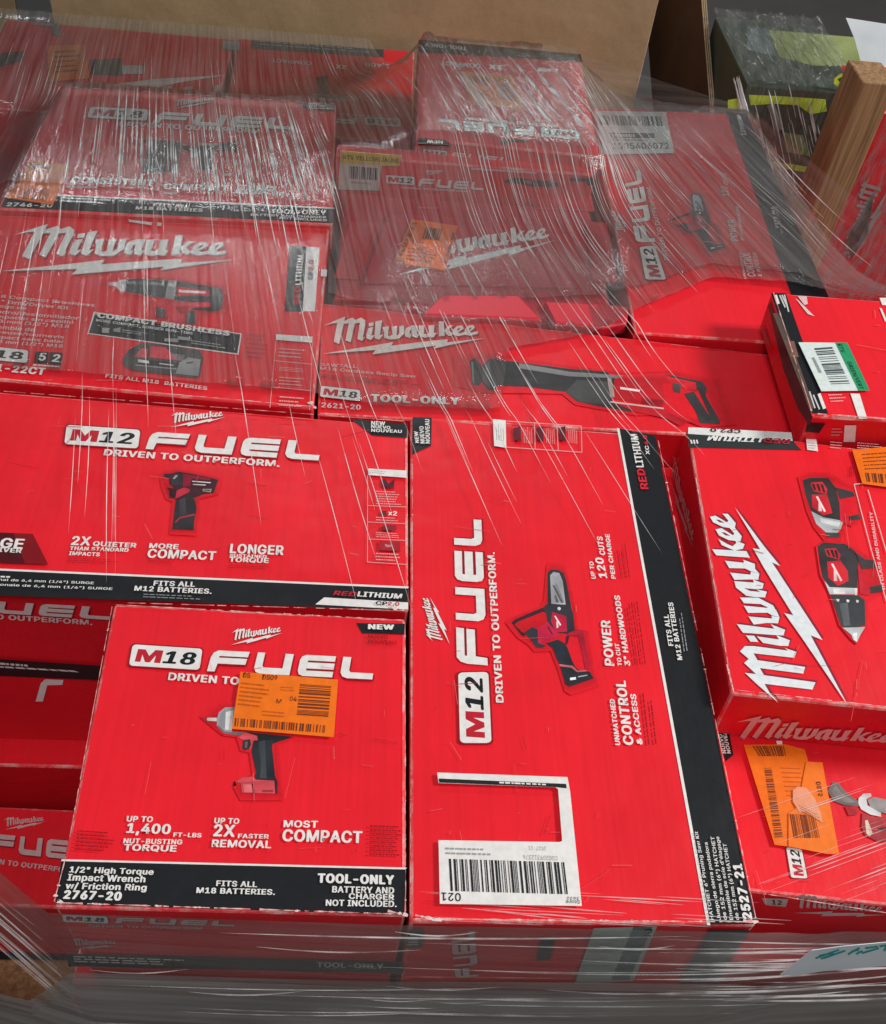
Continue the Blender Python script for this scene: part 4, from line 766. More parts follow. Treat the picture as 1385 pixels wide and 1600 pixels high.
fM = left_face(qM); q = Print(fM); q.poly(z([(290, 330), (312, 300), (690, 1330), (660, 1400), (560, 1250), (430, 900)]), (.05, .03, .03)); q.poly(z([(225, 520), (250, 520), (330, 740), (300, 700)]), (.45, .06, .08)); q.build('side_lettering', Mx)
fM = front_face(qM); q = Print(fM); q.poly([(1262, 660), (1290, 661), (1280, 676), (1258, 674)], BLACK); q.poly([(1320, 664), (1338, 664), (1336, 690), (1318, 690)], WHITE); q.greek([(1300, 668), (1318, 668), (1316, 682), (1298, 682)], 3, (.6, .3, .3), 3, .4); q.build('side_print', Mx)

# ---- drill and driver box, right
ZN = .020; TN = level(ZN)
qN = [flat(1074, 667, ZN), (.730, .868), (.715, .498), flat(1143, 1084, ZN)]
Nn = carton('red box at the right with a huge vertical white wordmark and two tool pictures', qN, ZN, .078)
z = crop(1040, 640, 3.0783); z8 = crop(1230, 720, 5.335)
bd = Print(TN); bd.poly(z([(110, 86), (605, 112), (612, 152), (108, 118)]), (.74, .76, .74)); bd.poly(z([(107, 118), (612, 152), (655, 197), (112, 183)]), (.03, .038, .04)); bd.build('black_band', Nn)
q = Print(TN, .0009); q.logo((1324, 1103), (1149, 794), (1165, 1053), (.74, .78, .80), shadow=(.25, .02, .04))
q.text('RED', *z([(598, 146), (468, 138)]), (0, 8), (.45, .02, .035), .025, .05); q.text('LITHIUM', *z([(462, 137), (203, 128)]), (0, 8), WHITE, .03, .05); q.text('CP2.0', *z([(360, 100), (215, 92)]), (0, 6), (.1, .02, .03), .02)
for a in (120, 134, 148): q.line(*z([(a, 150), (a+6, 168)]), 2.4, WHITE)
q.poly(z([(672, 118), (720, 120), (732, 205), (680, 198)]), WHITE); q.greek(z([(680, 160), (722, 163), (728, 200), (684, 196)]), 3, (.5, .2, .2), 3, .3); q.greek(z([(790, 130), (850, 135), (850, 200), (790, 195)]), 5, (.7, .4, .4), 4, .3); q.greek(z([(920, 150), (1060, 160), (1060, 205), (920, 195)]), 4, (.7, .4, .4), 7, .3)
for a, b in (((555, 205), (700, 760)), ((700, 760), (827, 1190)), ((555, 205), (620, 198)), ((670, 250), (827, 780))): q.line(*z8([a, b]), 1.4, (.75, .5, .5))
q.text('IN CLASS AND DURABILITY', *z8([(812, 1085), (706, 435)]), (-5, 0), (.75, .55, .55), .015); q.text('ALL NEW', *z8([(770, 930), (742, 800)]), (-4, 0), (.75, .55, .55), .02) if 0 else None
q.greek(z8([(510, 140), (520, 30), (550, 30), (560, 140)]), 3, DRED, 4, .3); q.build('printed_lettering', Nn)
q = Print(TN, .0011)
q.polys(z8, [([(115, 170), (190, 130), (350, 135), (560, 250), (610, 480), (520, 540), (470, 520), (440, 650), (320, 655), (230, 540), (180, 420)], (.6, .012, .022)),
 ([(128, 168), (190, 145), (342, 150), (402, 230), (432, 350), (455, 485), (420, 515), (300, 482), (198, 425), (150, 290)], (.038, .033, .035)), ([(190, 200), (205, 185), (292, 182), (332, 240), (328, 285), (220, 258)], (.56, .02, .035)), ([(205, 200), (225, 200), (240, 250), (222, 250)], (.03, .02, .02)), ([(240, 198), (262, 198), (280, 260), (262, 260)], (.03, .02, .02)), ([(275, 200), (296, 202), (318, 270), (300, 270)], (.03, .02, .02)),
 ([(203, 290), (330, 288), (375, 440), (300, 463), (208, 395)], (.55, .018, .03)), ([(238, 305), (254, 302), (320, 425), (306, 434)], (.75, .6, .6)), ([(260, 335), (274, 345), (288, 428), (258, 425)], (.7, .5, .5)), ([(198, 427), (300, 477), (465, 508), (442, 582), (412, 608), (320, 603), (240, 532)], (.36, .38, .39)), ([(270, 480), (440, 525), (425, 560), (280, 520)], (.55, .57, .57)), ([(318, 603), (438, 610), (432, 642), (334, 647)], (.05, .05, .055)),
 ([(400, 228), (550, 265), (562, 302), (440, 325)], (.045, .04, .045)), ([(430, 340), (455, 345), (470, 480), (520, 460), (500, 535), (440, 512)], (.5, .015, .03)), ([(505, 475), (590, 450), (612, 492), (520, 505)], (.05, .04, .04)),
 ([(235, 720), (300, 675), (490, 690), (720, 830), (790, 1100), (690, 1150), (660, 1170), (665, 1390), (580, 1540), (530, 1500), (430, 1380), (345, 1110), (270, 960)], (.6, .012, .022)),
 ([(248, 717), (300, 690), (482, 700), (562, 760), (592, 832), (582, 1062), (540, 1082), (350, 1062), (290, 980), (265, 850)], (.038, .033, .035)), ([(308, 742), (400, 735), (442, 790), (432, 832), (330, 802)], (.52, .02, .035)), ([(320, 752), (340, 752), (360, 800), (342, 800)], (.03, .02, .02)), ([(355, 750), (377, 750), (397, 812), (379, 812)], (.03, .02, .02)), ([(390, 755), (410, 755), (425, 822), (408, 820)], (.03, .02, .02)),
 ([(328, 850), (440, 840), (502, 930), (507, 1010), (420, 1052), (340, 982)], (.55, .018, .03)), ([(362, 868), (378, 865), (456, 1005), (440, 1014)], (.75, .6, .6)), ([(384, 908), (400, 922), (416, 1010), (386, 1010)], (.7, .5, .5)), ([(308, 1010), (350, 1062), (572, 1070), (578, 1122), (350, 1122)], (.45, .47, .48)), ([(380, 1075), (480, 1078), (480, 1118), (385, 1116)], (.62, .63, .63)), ([(555, 1070), (580, 1072), (578, 1130), (560, 1128)], (.7, .7, .7)),
 ([(358, 1125), (592, 1130), (642, 1170), (647, 1382), (560, 1402), (448, 1392)], (.045, .05, .055)), ([(430, 1200), (500, 1190), (520, 1380), (470, 1385)], (.09, .10, .105)), ([(405, 1160), (432, 1165), (425, 1185), (408, 1180)], (.6, .6, .6)), ([(490, 1165), (515, 1170), (508, 1190), (492, 1185)], (.6, .6, .6)), ([(570, 1168), (592, 1172), (590, 1192), (572, 1190)], (.6, .6, .6)),
 ([(458, 1402), (645, 1395), (605, 1460), (577, 1522), (545, 1502), (530, 1460)], (.42, .44, .45)), ([(540, 1450), (580, 1440), (575, 1515), (555, 1505)], (.66, .66, .66)), ([(560, 768), (640, 830), (722, 842), (732, 902), (620, 912)], (.045, .04, .045)), ([(582, 900), (620, 915), (625, 1040), (690, 1062), (682, 1132), (600, 1122)], (.48, .015, .03)), ([(678, 1062), (782, 1040), (792, 1102), (690, 1112)], (.05, .04, .04))])
q.build('product_picture', Nn)
o, q = sticker(TN, [(1330, 706), (1400, 700), (1400, 766), (1346, 759)], Nn); q.bars([(1350, 742), (1396, 745), (1397, 760), (1353, 756)], 9, SB, 3); q.greek([(1345, 712), (1398, 708), (1398, 738), (1350, 740)], 5, SB, 5, .25); q.build('sticker_print', o, M_STICK)
fN = left_face(qN); q = Print(fN); q.logo(*z([(20, 330), (138, 672), (52, 235)]), (.60, .30, .31)); q.build('side_lettering', Nn)
fN = front_face(qN); q = Print(fN); q.logo((1132, 1165), (1400, 1165), (1190, 1118), (.72, .38, .38), bolt=False); q.build('front_lettering', Nn)

# ---- lower right box
ZO = -.060; TO = level(ZO)
qO = [(.364, .56), (.735, .55), (.715, .335), (.366, .366)]
O = carton('red box low at the bottom right with two torn overlapping orange stickers', qO, ZO, .12)
z = crop(1160, 1160, 6.156)
q = Print(TO, .0009); q.badge(z([(468, 1305), (420, 1010), (568, 1030), (626, 1312)]), 'M', '12'); q.poly(z([(325, -10), (378, -10), (385, 40), (335, 40)]), WHITE); q.build('printed_lettering', O)
bd = Print(TO); bd.poly([(1118, 1136), (1138, 1137), (1146, 1180), (1134, 1190)], BLACK); bd.build('black_band', O)
q = Print(TO, .0010); q.text('NUEVO', (1135, 1178), (1128, 1148), (-6, 0)); q.text('NOUVEAU', (1142, 1178), (1133, 1138), (-6, 0)); q.build('corner_lettering', O)
q = Print(TO, .0012)
q.polys(z, [([(815, 470), (870, 385), (920, 395), (1010, 500), (1110, 570), (1130, 620), (980, 610), (880, 570)], (.14, .13, .125)), ([(850, 480), (890, 420), (960, 500), (1090, 580), (1000, 590), (900, 540)], (.22, .205, .195)), ([(1115, 540), (1160, 500), (1230, 495), (1240, 525), (1190, 550), (1200, 610), (1270, 650), (1330, 680), (1330, 720), (1230, 700), (1140, 650), (1112, 590)], (.55, .58, .6)), ([(1200, 560), (1260, 530), (1500, 580), (1500, 720), (1340, 680), (1230, 630)], (.28, .28, .28)), ([(1150, 680), (1240, 720), (1500, 730), (1500, 960), (1300, 960), (1180, 900), (1140, 820)], (.35, .03, .04)), ([(1175, 760), (1200, 750), (1250, 880), (1220, 910), (1190, 880)], (.7, .6, .5)), ([(1300, 830), (1500, 800), (1500, 830), (1300, 860)], (.08, .02, .02)), ([(980, 620), (1100, 620), (1100, 700), (1020, 710)], (.45, .02, .03))])
q.build('product_picture', O)
o, q = sticker(TO, z([(5, 40), (400, 35), (590, 85), (625, 205), (700, 700), (700, 1060), (385, 1010), (300, 1000)]), O)
q.bars(z([(85, 50), (400, 50), (420, 150), (150, 150)]), 20, SB, 3); q.bars(z([(200, 265), (270, 262), (380, 930), (300, 935)]), 46, SB, 6, False); q.greek(z([(350, 250), (600, 260), (640, 560), (420, 560)]), 7, (.55, .1, .01), 4, .2); q.build('sticker_print', o, M_STICK)
o, q = sticker(TO, z([(600, 205), (755, 215), (915, 1090), (800, 1092), (430, 1020), (430, 700), (520, 640)]), O, off=.0046, c=(.88, .19, .012))
q.bars(z([(440, 710), (690, 720), (740, 940), (480, 940)]), 20, SB, 9); q.text('DS15', *z([(735, 400), (760, 540)]), (-7, 0), SB, .01); q.poly(z([(470, 480), (520, 445), (600, 460), (680, 560), (740, 700), (760, 800), (600, 690), (530, 690), (470, 590)]), (.80, .33, .19)); q.greek(z([(520, 620), (720, 720), (740, 800), (560, 700)]), 3, (.2, .08, .06), 5, .3); q.build('sticker_print', o, M_STICK)
fO = front_face(qO); q = Print(fO); q.poly([(1190, 1402), (1232, 1404), (1228, 1416), (1196, 1413)], (.5, .48, .46)); q.text('12', (1206, 1412), (1222, 1413), (0, -7), BLACK, .02); q.logo((1240, 1425), (1385, 1428), (1258, 1396), (.6, .45, .45)); q.build('side_lettering', O)

# ---- rubbed edges and scratches on the front boxes
SCR = {A.name: (190, 985, 620, 1330, 30), B.name: (660, 720, 960, 1420, 46), C.name: (5, 640, 560, 870, 34), Nn.name: (1130, 730, 1380, 1070, 26), D.name: (20, 360, 480, 600, 18), Mx.name: (1290, 480, 1380, 640, 12), O.name: (1150, 1160, 1380, 1390, 20)}
for P_, root, items in ((Print(T0, .0022), A, [((88, 1412), (632, 1430), 4.5, 1), ((86, 1410), (104, 1340), 3.5, 2), ((110, 1310), (176, 950), 2.2, 3), ((182, 947), (632, 971), 2.5, 4), ((633, 985), (634, 1425), 2.0, 5), ((606, 1425), (636, 1431), 9, 6), ((84, 1395), (100, 1420), 8, 7)]),
                        (Print(T0, .0022), B, [((642, 1437), (1180, 1442), 4.5, 11), ((1028, 690), (1180, 1436), 2.6, 12), ((642, 1430), (690, 1440), 9, 13), ((645, 720), (641, 1430), 1.6, 14), ((1160, 1440), (1183, 1442), 7, 15)]),
                        (Print(TC, .0022), C, [((200, 944), (634, 956), 2.0, 21), ((636, 690), (637, 915), 1.8, 22), ((0, 613), (630, 660), 1.5, 23), ((610, 950), (637, 957), 6, 24)]),
                        (Print(TN, .0022), Nn, [((1150, 1080), (1384, 1106), 2.5, 31), ((1082, 720), (1142, 1070), 2.5, 32), ((1135, 1040), (1146, 1084), 5, 33)]),
                        (Print(TD, .0022), D, [((0, 594), (486, 637), 1.8, 41), ((514, 362), (490, 632), 1.8, 42), ((484, 630), (494, 640), 6, 43)]),
                        (Print(TE, .0022), E, [((96, 137), (524, 164), 1.6, 51), ((94, 138), (0, 318), 1.6, 52)]),
                        (Print(TM, .0022), Mx, [((1270, 648), (1384, 656), 4, 61), ((1208, 459), (1268, 646), 3, 62)]),
                        (Print(TO, .0026), O, [((1192, 1398), (1384, 1428), 3, 71)])):
    for p0, p1, wd, sd in items: wear(P_, p0, p1, wd, sd)
    rs = random.Random(items[0][3]*7); bx_ = SCR.get(root.name)
    if bx_:
        own = P_._begin('worn_paper')
        for _ in range(bx_[4]):                      # fine scratches and rubbed marks across the print
            x_, y_ = rs.uniform(bx_[0], bx_[2]), rs.uniform(bx_[1], bx_[3]); a_ = rs.choice((rs.gauss(1.5, .25), rs.gauss(.05, .15))); l_ = rs.expovariate(1/16)+4
            P_.line((x_, y_), (x_+l_*math.cos(a_), y_+l_*math.sin(a_)), rs.uniform(.35, .9), rs.choice(((.78, .10, .10), (.76, .16, .15), (.45, .012, .02), (.78, .07, .07)))); P_.off -= P_.step
        P_._end(own)
    P_.build('worn_paper', root)
# ================================================================== background
gay = thing('cardboard_bin', 'tall plain brown cardboard bin standing behind the wrapped load', 'cardboard bin')
def panel(name, pts, th, parent, mats):
    a, b, c_ = Vector(pts[0]), Vector(pts[1]), Vector(pts[2]); n = (b-a).cross(c_-b).normalized()*th
    return link(name, hexa([Vector(p) for p in pts], [Vector(p)+n for p in pts], .0015, 2), mats, parent)
KM = [M_KRAFT, M_KEDGE]; SHADED_KM = [board('shaded_kraft_board', (.085, .042, .024), .85, .2, .1), M_KEDGE]  # second set: kraft darkened, the leaning sheet's shade put into its base colour
panel('front_wall', [(-.645, 2.11, .30), (.552, 2.11, .30), (.552, 2.11, GROUND), (-.645, 2.11, GROUND)], .007, gay, KM)
panel('left_wall', [(-.645, 2.119, .30), (-.645, 2.119, GROUND), (-.66, 3.1, GROUND), (-.66, 3.1, .30)], .007, gay, KM)
panel('right_wall', [(.545, 2.119, .30), (.545, 3.1, .30), (.545, 3.1, GROUND), (.545, 2.119, GROUND)], .007, gay, KM)
panel('back_wall', [(-.645, 3.1, .30), (-.645, 3.1, GROUND), (.545, 3.1, GROUND), (.545, 3.1, .30)], .007, gay, KM)
bin2 = thing('cardboard_flap', 'brown corrugated cardboard sheet leaning beside the bin, shade painted into its colour', 'cardboard sheet')
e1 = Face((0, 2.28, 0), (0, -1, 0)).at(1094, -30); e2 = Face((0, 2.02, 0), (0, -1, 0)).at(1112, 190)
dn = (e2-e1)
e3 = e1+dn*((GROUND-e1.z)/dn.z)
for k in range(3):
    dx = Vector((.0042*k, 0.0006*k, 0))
    panel('ply', [e1+dx+Vector((0, 0, 0)), e3+dx, e3+dx+Vector((-.06, .5, 0)), e1+dx+Vector((-.06, .5, 0))], .0032, bin2, SHADED_KM)
sh = thing('cardboard_sheet', 'edge of a brown cardboard sheet at the top left corner', 'cardboard sheet')
panel('sheet', [(-.80, 2.16, .25), (-.72, 2.16, .25), (-.745, 2.16, GROUND), (-.80, 2.16, GROUND)], .007, sh, KM)

# green-and-black tool load wrapped in crinkled film
GX0, GX1, GY0, GY1, GZ = .705, .925, 1.90, 2.21, .0
gb = thing('wrapped_box', 'black and lime green boxed goods wrapped in crinkled clear film, back right', 'box')
link('carton', hexa([(GX0, GY1, GZ), (GX1, GY1, GZ), (GX1, GY0, GZ), (GX0, GY0, GZ)], [(GX0, GY1, GROUND), (GX1, GY1, GROUND), (GX1, GY0, GROUND), (GX0, GY0, GROUND)], .004), [M_GREENBOX, M_GREENBOX], gb)
LIME = (.50, .62, .05); OL = (.22, .26, .10)
q = Print(level(GZ)); z = crop(1060, 0, 4.2615)
q.polys(z, [([(600, 200), (1180, 250), (1240, 440), (900, 440), (670, 380)], OL), ([(480, 190), (590, 190), (660, 380), (450, 330)], (.12, .15, .15)), ([(1190, 340), (1260, 330), (1270, 430), (1200, 440)], (.2, .28, .04))]); q.build('printed_top', gb)
fG = Face((0, GY0, 0), (0, -1, 0)); q = Print(fG)
q.polys(z, [([(330, 665), (390, 655), (480, 760), (330, 720)], LIME), ([(470, 630), (700, 640), (980, 660), (990, 740), (880, 760), (800, 700), (640, 690), (480, 700)], LIME), ([(620, 1070), (870, 1110), (870, 1150), (640, 1110)], LIME), ([(700, 880), (830, 900), (880, 1040), (720, 1010)], OL), ([(590, 700), (640, 690), (700, 860), (650, 870)], (.3, .33, .3)),
 ([(1040, 520), (1080, 490), (1180, 495), (1215, 530), (1200, 570), (1150, 580), (1060, 575), (1035, 555)], LIME), ([(1060, 525), (1100, 505), (1170, 510), (1195, 535), (1150, 555), (1080, 555)], (.06, .09, .02))])
q.text('EG', *z([(1085, 610), (1110, 700)]), (13, -1), LIME, .03); q.build('printed_front', gb)

# wooden post, paper, neighbouring red load
post = thing('wooden_post', 'upright raw wooden post at the right edge between two wrapped loads', 'post')
slab('post', (.865, 1.78, GROUND), (.93, 1.87, .075), M_WOOD, post, .003)
pp = Face((0, 1.93, 0), (0, -1, .35))
pt = [pp.at(*p) for p in ((1322, 28), (1400, 40), (1405, 108), (1346, 100), (1336, 62))]
o = link('paper_sheet', hexa(pt, [p+Vector((0, .0008, 0)) for p in pt], 0), [M_PAPER]); tag(o, 'pale blue paper sheet standing behind the top of the wooden post', 'paper')
rb = thing('cardboard_box', 'dark red box in shade behind the wooden post at the right edge', 'box')
qR = [(.938, 2.20), (1.42, 2.20), (1.42, 1.915), (.938, 1.905)]
link('carton', carton_mesh(qR, -.035, .52), [M_RED, M_EDGE], rb)
fR = front_face(qR); q = Print(fR); q.logo((1392, 290), (1330, 410), (1345, 290), (.42, .30, .29)); q.poly([(1345, 335), (1366, 300), (1356, 365), (1330, 405), (1322, 375)], (.07, .06, .055)); q.build('printed_lettering', rb)

# ================================================================== stretch film
wrap = thing('stretch_wrap', 'clear stretch film pulled over the boxes and wound round the load', 'plastic film')
def inpoly(x, y, poly):
    c = False; n = len(poly); j = n-1
    for i in range(n):
        xi, yi = poly[i]; xj, yj = poly[j]
        if (yi > y) != (yj > y) and x < (xj-xi)*(y-yi)/(yj-yi)+xi: c = not c
        j = i
    return c
GX, GYr, ST = np.arange(-.76, .861, .01), np.arange(.60, 2.081, .01), .01
nx, ny = len(GX), len(GYr)
obs = np.full((nx, ny), -.32)
for quad, zt in TOPS:
    xs = [p[0] for p in quad]; ys = [p[1] for p in quad]
    for i in range(max(0, int((min(xs)+.76)/ST)-1), min(nx, int((max(xs)+.76)/ST)+2)):
        for j in range(max(0, int((min(ys)-.60)/ST)-1), min(ny, int((max(ys)-.60)/ST)+2)):
            if inpoly(GX[i], GYr[j], quad): obs[i, j] = max(obs[i, j], zt+.007)
zf = np.full((nx, ny), .09)
for it in range(1100):
    p = np.pad(zf, 1, mode='edge'); av = (p[:-2, 1:-1]+p[2:, 1:-1]+p[1:-1, :-2]+p[1:-1, 2:])/4
    zf = np.maximum(obs, av-.00012)
    zf[:78, -5:] = -.05; zf[:3, :] = np.minimum(zf[:3, :], -.05)
def film_z(x, y):
    a = min(max((x+.76)/ST, 0), nx-1.001); b = min(max((y-.60)/ST, 0), ny-1.001); i, j = int(a), int(b); a -= i; b -= j
    return zf[i, j]*(1-a)*(1-b)+zf[i+1, j]*a*(1-b)+zf[i, j+1]*(1-a)*b+zf[i+1, j+1]*a*b
def shear(x): return .10+.34*min(max((x+.6)/1.3, 0), 1)
def snap(x, y, poly):                    # vertices on the rim move onto the outline
    best = (.0085, x, y)
    for k in range(len(poly)):
        (ax, ay), (bx, by) = poly[k], poly[(k+1) % len(poly)]; L2 = (bx-ax)**2+(by-ay)**2
        t = min(max(((x-ax)*(bx-ax)+(y-ay)*(by-ay))/L2, 0), 1); px_, py_ = ax+t*(bx-ax), ay+t*(by-ay); d = math.hypot(px_-x, py_-y)
        if d < best[0]: best = (d, px_, py_)
    return best[1], best[2]
def sheet(name, poly, dz, mat):
    bm = bmesh.new(); vs = {}; uvl = bm.loops.layers.uv.new('pull'); rnd = random.Random(5)
    for i in range(nx-1):
        for j in range(ny-1):
            if not inpoly(GX[i]+.005, GYr[j]+.005, poly): continue
            q4 = []
            for a, b in ((i, j), (i+1, j), (i+1, j+1), (i, j+1)):
                if (a, b) not in vs:
                    x, y = snap(GX[a], GYr[b], poly); u = x+shear(x)*y
                    vs[a, b] = bm.verts.new((x, y, zf[a, b]+dz+.0009*math.sin(u*120+2*math.sin(y*5))))
                q4.append(vs[a, b])
            f = bm.faces.new(q4); f.smooth = True
            for l in f.loops: l[uvl].uv = (l.vert.co.x+shear(l.vert.co.x)*l.vert.co.y, l.vert.co.y)
    me = bpy.data.meshes.new(name); bm.to_mesh(me); bm.free(); return link(name, me, [mat], wrap)
RIGHT = [flat(1292, 358, .0), flat(1345, 400, .02)]
hull = [(-.75, 2.06), (-.02, 2.065), (.062, 1.84), (.36, 1.82), (.682, 1.79), *RIGHT, (.835, 1.12), (.72, 1.14), (.62, 1.235), (.50, 1.24), (.40, 1.17), (.30, 1.10), (.19, 1.06), (.17, .935), (-.06, .93), (-.30, .94), (-.56, .95), (-.75, 1.25)]
sheet('top_sheet', hull, .002, M_FILM)
sheet('top_sheet', [(-.75, 2.06), (-.02, 2.065), (.062, 1.84), (.36, 1.82), (.682, 1.79), *RIGHT, (.835, 1.12), (.74, 1.15), (.63, 1.26), (.50, 1.27), (.38, 1.20), (.10, 1.15), (-.05, 1.13), (-.06, 1.33), (-.54, 1.33), (-.75, 1.42)], .0045, M_FILM)

def skirt(name, path, zb, off, mat, rows=26):
    pts = []
    for k in range(len(path)-1):
        a, b = Vector(path[k]), Vector(path[k+1]); n = max(2, int((b-a).length/.012))
        for i in range(n): pts.append(a.lerp(b, i/n))
    pts.append(Vector(path[-1])); bm = bmesh.new(); uvl = bm.loops.layers.uv.new('pull'); grid = []; s = 0; ss = []
    for k, p in enumerate(pts):
        if k: s += (p.xy-pts[k-1].xy).length
        ss.append(s); t = (pts[min(k+1, len(pts)-1)].xy-pts[max(k-1, 0)].xy).normalized(); nn = Vector((t.y, -t.x))
        c = []
        for r in range(rows+1):
            zz_ = p.z+(zb-p.z)*r/rows
            d = off+.0007*math.sin(zz_*210+2*math.sin(s*5))+.0008*math.sin(zz_*97+s*6)
            c.append(bm.verts.new((p.x+nn.x*d, p.y+nn.y*d, zz_)))
        grid.append(c)
    for k in range(len(grid)-1):
        for r in range(rows):
            f = bm.faces.new((grid[k][r], grid[k+1][r], grid[k+1][r+1], grid[k][r+1])); f.smooth = True
            for l, (kk, rr) in zip(f.loops, ((k, r), (k+1, r), (k+1, r+1), (k, r+1))): l[uvl].uv = (ss[kk], grid[kk][rr].co.z+.03*math.sin(ss[kk]*3))
    me = bpy.data.meshes.new(name); bm.to_mesh(me); bm.free(); return link(name, me, [mat], wrap)
ring = [(-.745, 2.065, -.055), (-.75, 1.25, -.05), (-.72, .665, -.01), (-.228, .316, -.002), (.06, .311, -.002), (.354, .309, -.002), (.45, .325, -.045), (.735, .330, -.058), (.85, .87, .058), (.846, 1.135, .058), (.685, 1.795, 0), (.362, 1.824, .06), (.062, 1.842, .06), (-.02, 2.07, -.055), (-.745, 2.065, -.055)]
skirt('side_wrap', ring, -.33, .002, M_FILM_SIDE)
ring2 = [(-.745, 2.065, -.055), (-.75, 1.25, -.16), (-.665, .420, -.17), (-.30, .335, -.15)]+ring[3:]
def lowered(dz): return [(x*(1+.002), y, min(zv, 0)+dz) for x, y, zv in ring2]
skirt('side_wrap', lowered(-.128), GROUND+.02, .004, M_FILM_WOUND)
skirt('side_wrap', lowered(-.142), GROUND+.02, .006, M_FILM_WOUND)
skirt('side_wrap', lowered(-.155), GROUND+.02, .008, M_FILM_WOUND)

# pleats: folded ridges of film running along the pull
pv, pf = [], []
def tube(path, r0):
    k0 = len(pv); n = len(path); S = 5
    for i, p in enumerate(path):
        t = (path[min(i+1, n-1)]-path[max(i-1, 0)]).normalized(); a = t.cross(Vector((0, 0, 1)))
        if a.length < 1e-4: a = Vector((1, 0, 0))
        a.normalize(); b = a.cross(t); r = r0*math.sin(math.pi*(i+.35)/(n-.3))
        for s_ in range(S):
            an = 2*math.pi*s_/S; pv.append(tuple(p+a*math.cos(an)*r+b*math.sin(an)*r*.8))
    for i in range(n-1):
        for s_ in range(S): pf.append((k0+i*S+s_, k0+i*S+(s_+1) % S, k0+(i+1)*S+(s_+1) % S, k0+(i+1)*S+s_))
rp = random.Random(21)
def pleat(x, y, ln, r, bend=0.0, dz=.003):
    n = max(5, int(ln/.012)); pts = []
    for i in range(n+1):
        yy = y-ln*i/n; xx = x+shear(x)*(y-yy)+bend*math.sin(math.pi*i/n)
        if yy < .61: break
        pts.append(Vector((xx, yy, film_z(xx, yy)+dz)))
    if len(pts) > 4: tube(pts, r)
def field(n, x0, x1, y0, y1, l0, l1, r0, r1):
    for _ in range(n): pleat(rp.uniform(x0, x1), rp.uniform(y0, y1), rp.uniform(l0, l1), rp.uniform(r0, r1), rp.uniform(-.0015, .0015))
field(64, -.46, -.08, 1.42, 1.66, .06, .30, .0004, .0011)
field(34, -.44, -.10, 1.55, 1.66, .18, .34, .0008, .0016)      # over the upper left box
field(30, -.30, -.08, 1.40, 1.60, .05, .18, .0009, .0019)
field(34, -.70, -.08, 1.75, 2.04, .08, .30, .0004, .0010)      # far left corner
field(26, -.06, .06, 1.70, 1.98, .06, .24, .0005, .0014)
field(95, .07, .36, 1.52, 1.80, .08, .34, .0004, .0011)        # tall box at the back
field(18, .36, .44, 1.56, 1.80, .06, .16, .0004, .0012)
field(46, .0, .36, 1.15, 1.46, .06, .32, .0003, .0008)         # moulded case
field(40, .40, .72, 1.36, 1.76, .05, .20, .0003, .0010)
field(20, -.50, -.08, 1.00, 1.30, .06, .30, .0003, .0007)      # drill box
field(16, -.05, .35, .95, 1.10, .10, .26, .0003, .0008)        # reciprocating saw box
field(7, -.34, -.28, .86, .95, .15, .28, .0003, .0006)        # streaks over the impact driver box
field(7, -.10, .05, .80, .95, .08, .26, .0003, .0006)
field(5, .10, .30, .86, .95, .08, .24, .0003, .0005)
pvA, pfA = pv, pf; pv, pf = [], []                             # from here: folds of the wound sides, fainter
def hpleat(x0, x1, y, z0, z1, r, bow=.0008):
    n = max(6, int(abs(x1-x0)/.015)); pts = [Vector((x0+(x1-x0)*i/n, y-.003*math.sin(math.pi*i/n), z0+(z1-z0)*i/n-bow*math.sin(math.pi*i/n))) for i in range(n+1)]
    tube(pts, r)
for _ in range(26):                                             # front of the load, wound horizontally
    x0 = rp.uniform(-.24, .30); hpleat(x0, x0+rp.uniform(.06, .40), .305, (z_ := -.004-rp.random()**1.3*.26), z_+rp.uniform(-.004, .006), rp.uniform(.0004, .0010))
for _ in range(26):
    x0 = rp.uniform(.26, .40); z_ = -.02-rp.random()*.13; hpleat(x0, x0+rp.uniform(.12, .34), .302, z_-.015, z_+rp.uniform(0, .03), rp.uniform(.0005, .0014))
for _ in range(22):                                             # fan at the lower left corner
    t = rp.random(); a = Vector((-.236, .316, -.01-.27*t)); b = Vector((-.62, .588, a.z+rp.uniform(-.12, .06))); k = rp.uniform(.3, 1)
    tube([a.lerp(b, k*i/10)+Vector((-.004, -.006, 0)) for i in range(11)], rp.uniform(.0003, .0009))
for _ in range(26):                                             # wisps over the front edge of the pruning saw box
    x0 = rp.uniform(.06, .30); y0 = .312+.035*rp.random(); n = 8; ln = rp.uniform(.03, .12)
    tube([Vector((x0+ln*i/n, y0-.004*i/n, .0022)) for i in range(n+1)], rp.uniform(.0003, .0006))
for _ in range(42):                                             # stretched over the lower right box towards its front edge
    x0 = rp.uniform(.37, .68); y0 = rp.uniform(.35, .44); ln = rp.uniform(.03, .14); n = 8
    tube([Vector((x0+ln*i/n, y0+.35*ln*i/n, ZO+.007)) for i in range(n+1)], rp.uniform(.0003, .0008))
for nm_, a_, b_, mt_ in (('film_pleats', pvA, pfA, M_PLEAT), ('wound_film_pleats', pv, pf, M_PLEAT_SOFT)):
    me = bpy.data.meshes.new(nm_); me.from_pydata(a_, [], b_)
    for p_ in me.polygons: p_.use_smooth = True
    o = link(nm_, me, [mt_], wrap); o['kind'] = 'stuff'

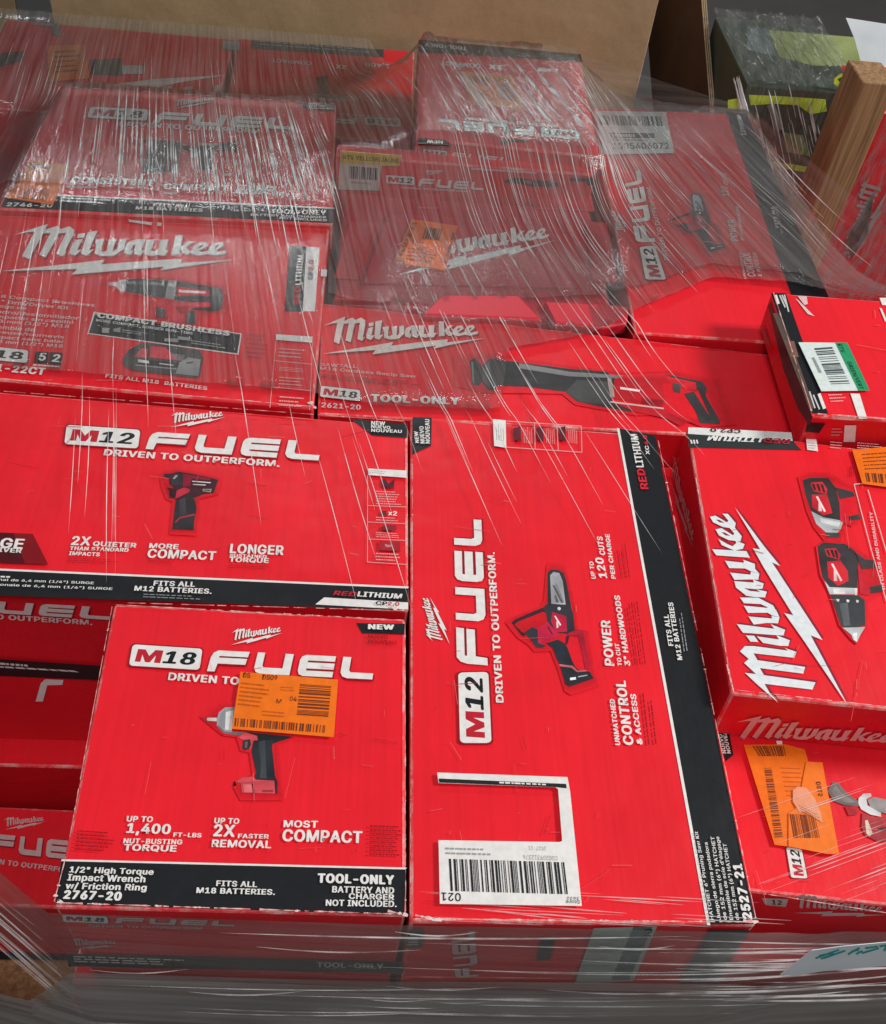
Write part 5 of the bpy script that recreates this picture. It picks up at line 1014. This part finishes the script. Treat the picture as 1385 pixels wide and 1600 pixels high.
# crinkled film round the green load
def crinkle(name, fn, nu, nv, parent, mat):
    bm = bmesh.new(); uvl = bm.loops.layers.uv.new('pull'); g = [[bm.verts.new(fn(i/nu, j/nv)) for j in range(nv+1)] for i in range(nu+1)]
    for i in range(nu):
        for j in range(nv):
            f = bm.faces.new((g[i][j], g[i+1][j], g[i+1][j+1], g[i][j+1])); f.smooth = True
            for l, (a, b) in zip(f.loops, ((i, j), (i+1, j), (i+1, j+1), (i, j+1))): l[uvl].uv = (a/nu*.42, b/nv*.6)
    me = bpy.data.meshes.new(name); bm.to_mesh(me); bm.free(); return link(name, me, [mat], parent)
rc = random.Random(3); ph = [rc.uniform(0, 6) for _ in range(12)]
def wv(u, v): return .004*math.sin(u*41+ph[0]+3*math.sin(v*5+ph[1]))+.003*math.sin(u*83+ph[2]+4*v)+.0025*math.sin(v*37+u*11+ph[3])+.002*math.sin(u*140+v*21)
gw = thing('stretch_wrap', 'crinkled clear film round the black and lime green boxed goods', 'plastic film')
crinkle('front_film', lambda u, v: (GX0-.006+u*(GX1-GX0+.012), GY0-.012-abs(wv(u, v))-.02*(1-v)*(v > .0)*0, GZ+.006-v*.5), 90, 60, gw, M_FILM_CRINKLE)
crinkle('top_film', lambda u, v: (GX0-.006+u*(GX1-GX0+.012), GY0-.012+v*(GY1-GY0+.02), GZ+.009+abs(wv(u, v*.6))), 90, 50, gw, M_FILM_CRINKLE)
fGf = Face((0, GY0-.02, 0), (0, -1, 0)); pv, pf = [], []; rg = random.Random(8)
for _ in range(46):                                             # bright vertical folds on its front
    x_ = rg.uniform(1150, 1285); y_ = rg.uniform(122, 250)+(x_-1150)*.08; ln = rg.uniform(20, 110)
    tube([fGf.at(x_+ln*.22*k/7, y_+ln*k/7) for k in range(8)], rg.uniform(.0008, .0022))
for _ in range(8):
    x_ = rg.uniform(1142, 1156); tube([fGf.at(x_+20*k/7, rg.uniform(118, 124)+80*k/7) for k in range(8)], .0022)
me = bpy.data.meshes.new('pleats'); me.from_pydata(pv, [], pf)
for p_ in me.polygons: p_.use_smooth = True
o = link('film_pleats', me, [M_PLEAT], gw); o['kind'] = 'stuff'
# film over the neighbouring red box
crinkle('neighbour_film', lambda u, v: (.935+u*.48, 1.898-abs(wv(u*.8, v)), -.03-v*.5), 60, 60, gw, M_FILM_CRINKLE)

# paper tucked in the film at the bottom right
fp = Face((.55, .300, 0), (0.02, -1, .12)); z = crop(1190, 1450, 7.103)
pp_ = z([(210, 520), (560, 250), (900, 205), (1385, 160), (1640, 140), (1640, 400), (1385, 420), (720, 475), (380, 525)])
t = [fp.at(*p) for p in pp_]
o = link('paper_note', hexa(t, [p+Vector((0, .0006, 0)) for p in t], 0), [M_PAPER]); tag(o, 'pale paper note with teal handwriting tucked under film at bottom right', 'paper')
q = Print(fp, .0006); TEAL = (.02, .36, .36)
for a, b in (((600, 330), (860, 235)), ((660, 335), (930, 245)), ((640, 300), (800, 270)), ((700, 325), (880, 260)), ((960, 285), (1090, 210)), ((1000, 250), (1080, 235)), ((1050, 280), (1120, 245)), ((1115, 270), (1300, 215)), ((1150, 215), (1290, 195)), ((1310, 195), (1385, 180)), ((1360, 245), (1385, 190))): q.line(*z([a, b]), 2.6, TEAL)
q.build('handwriting', o)
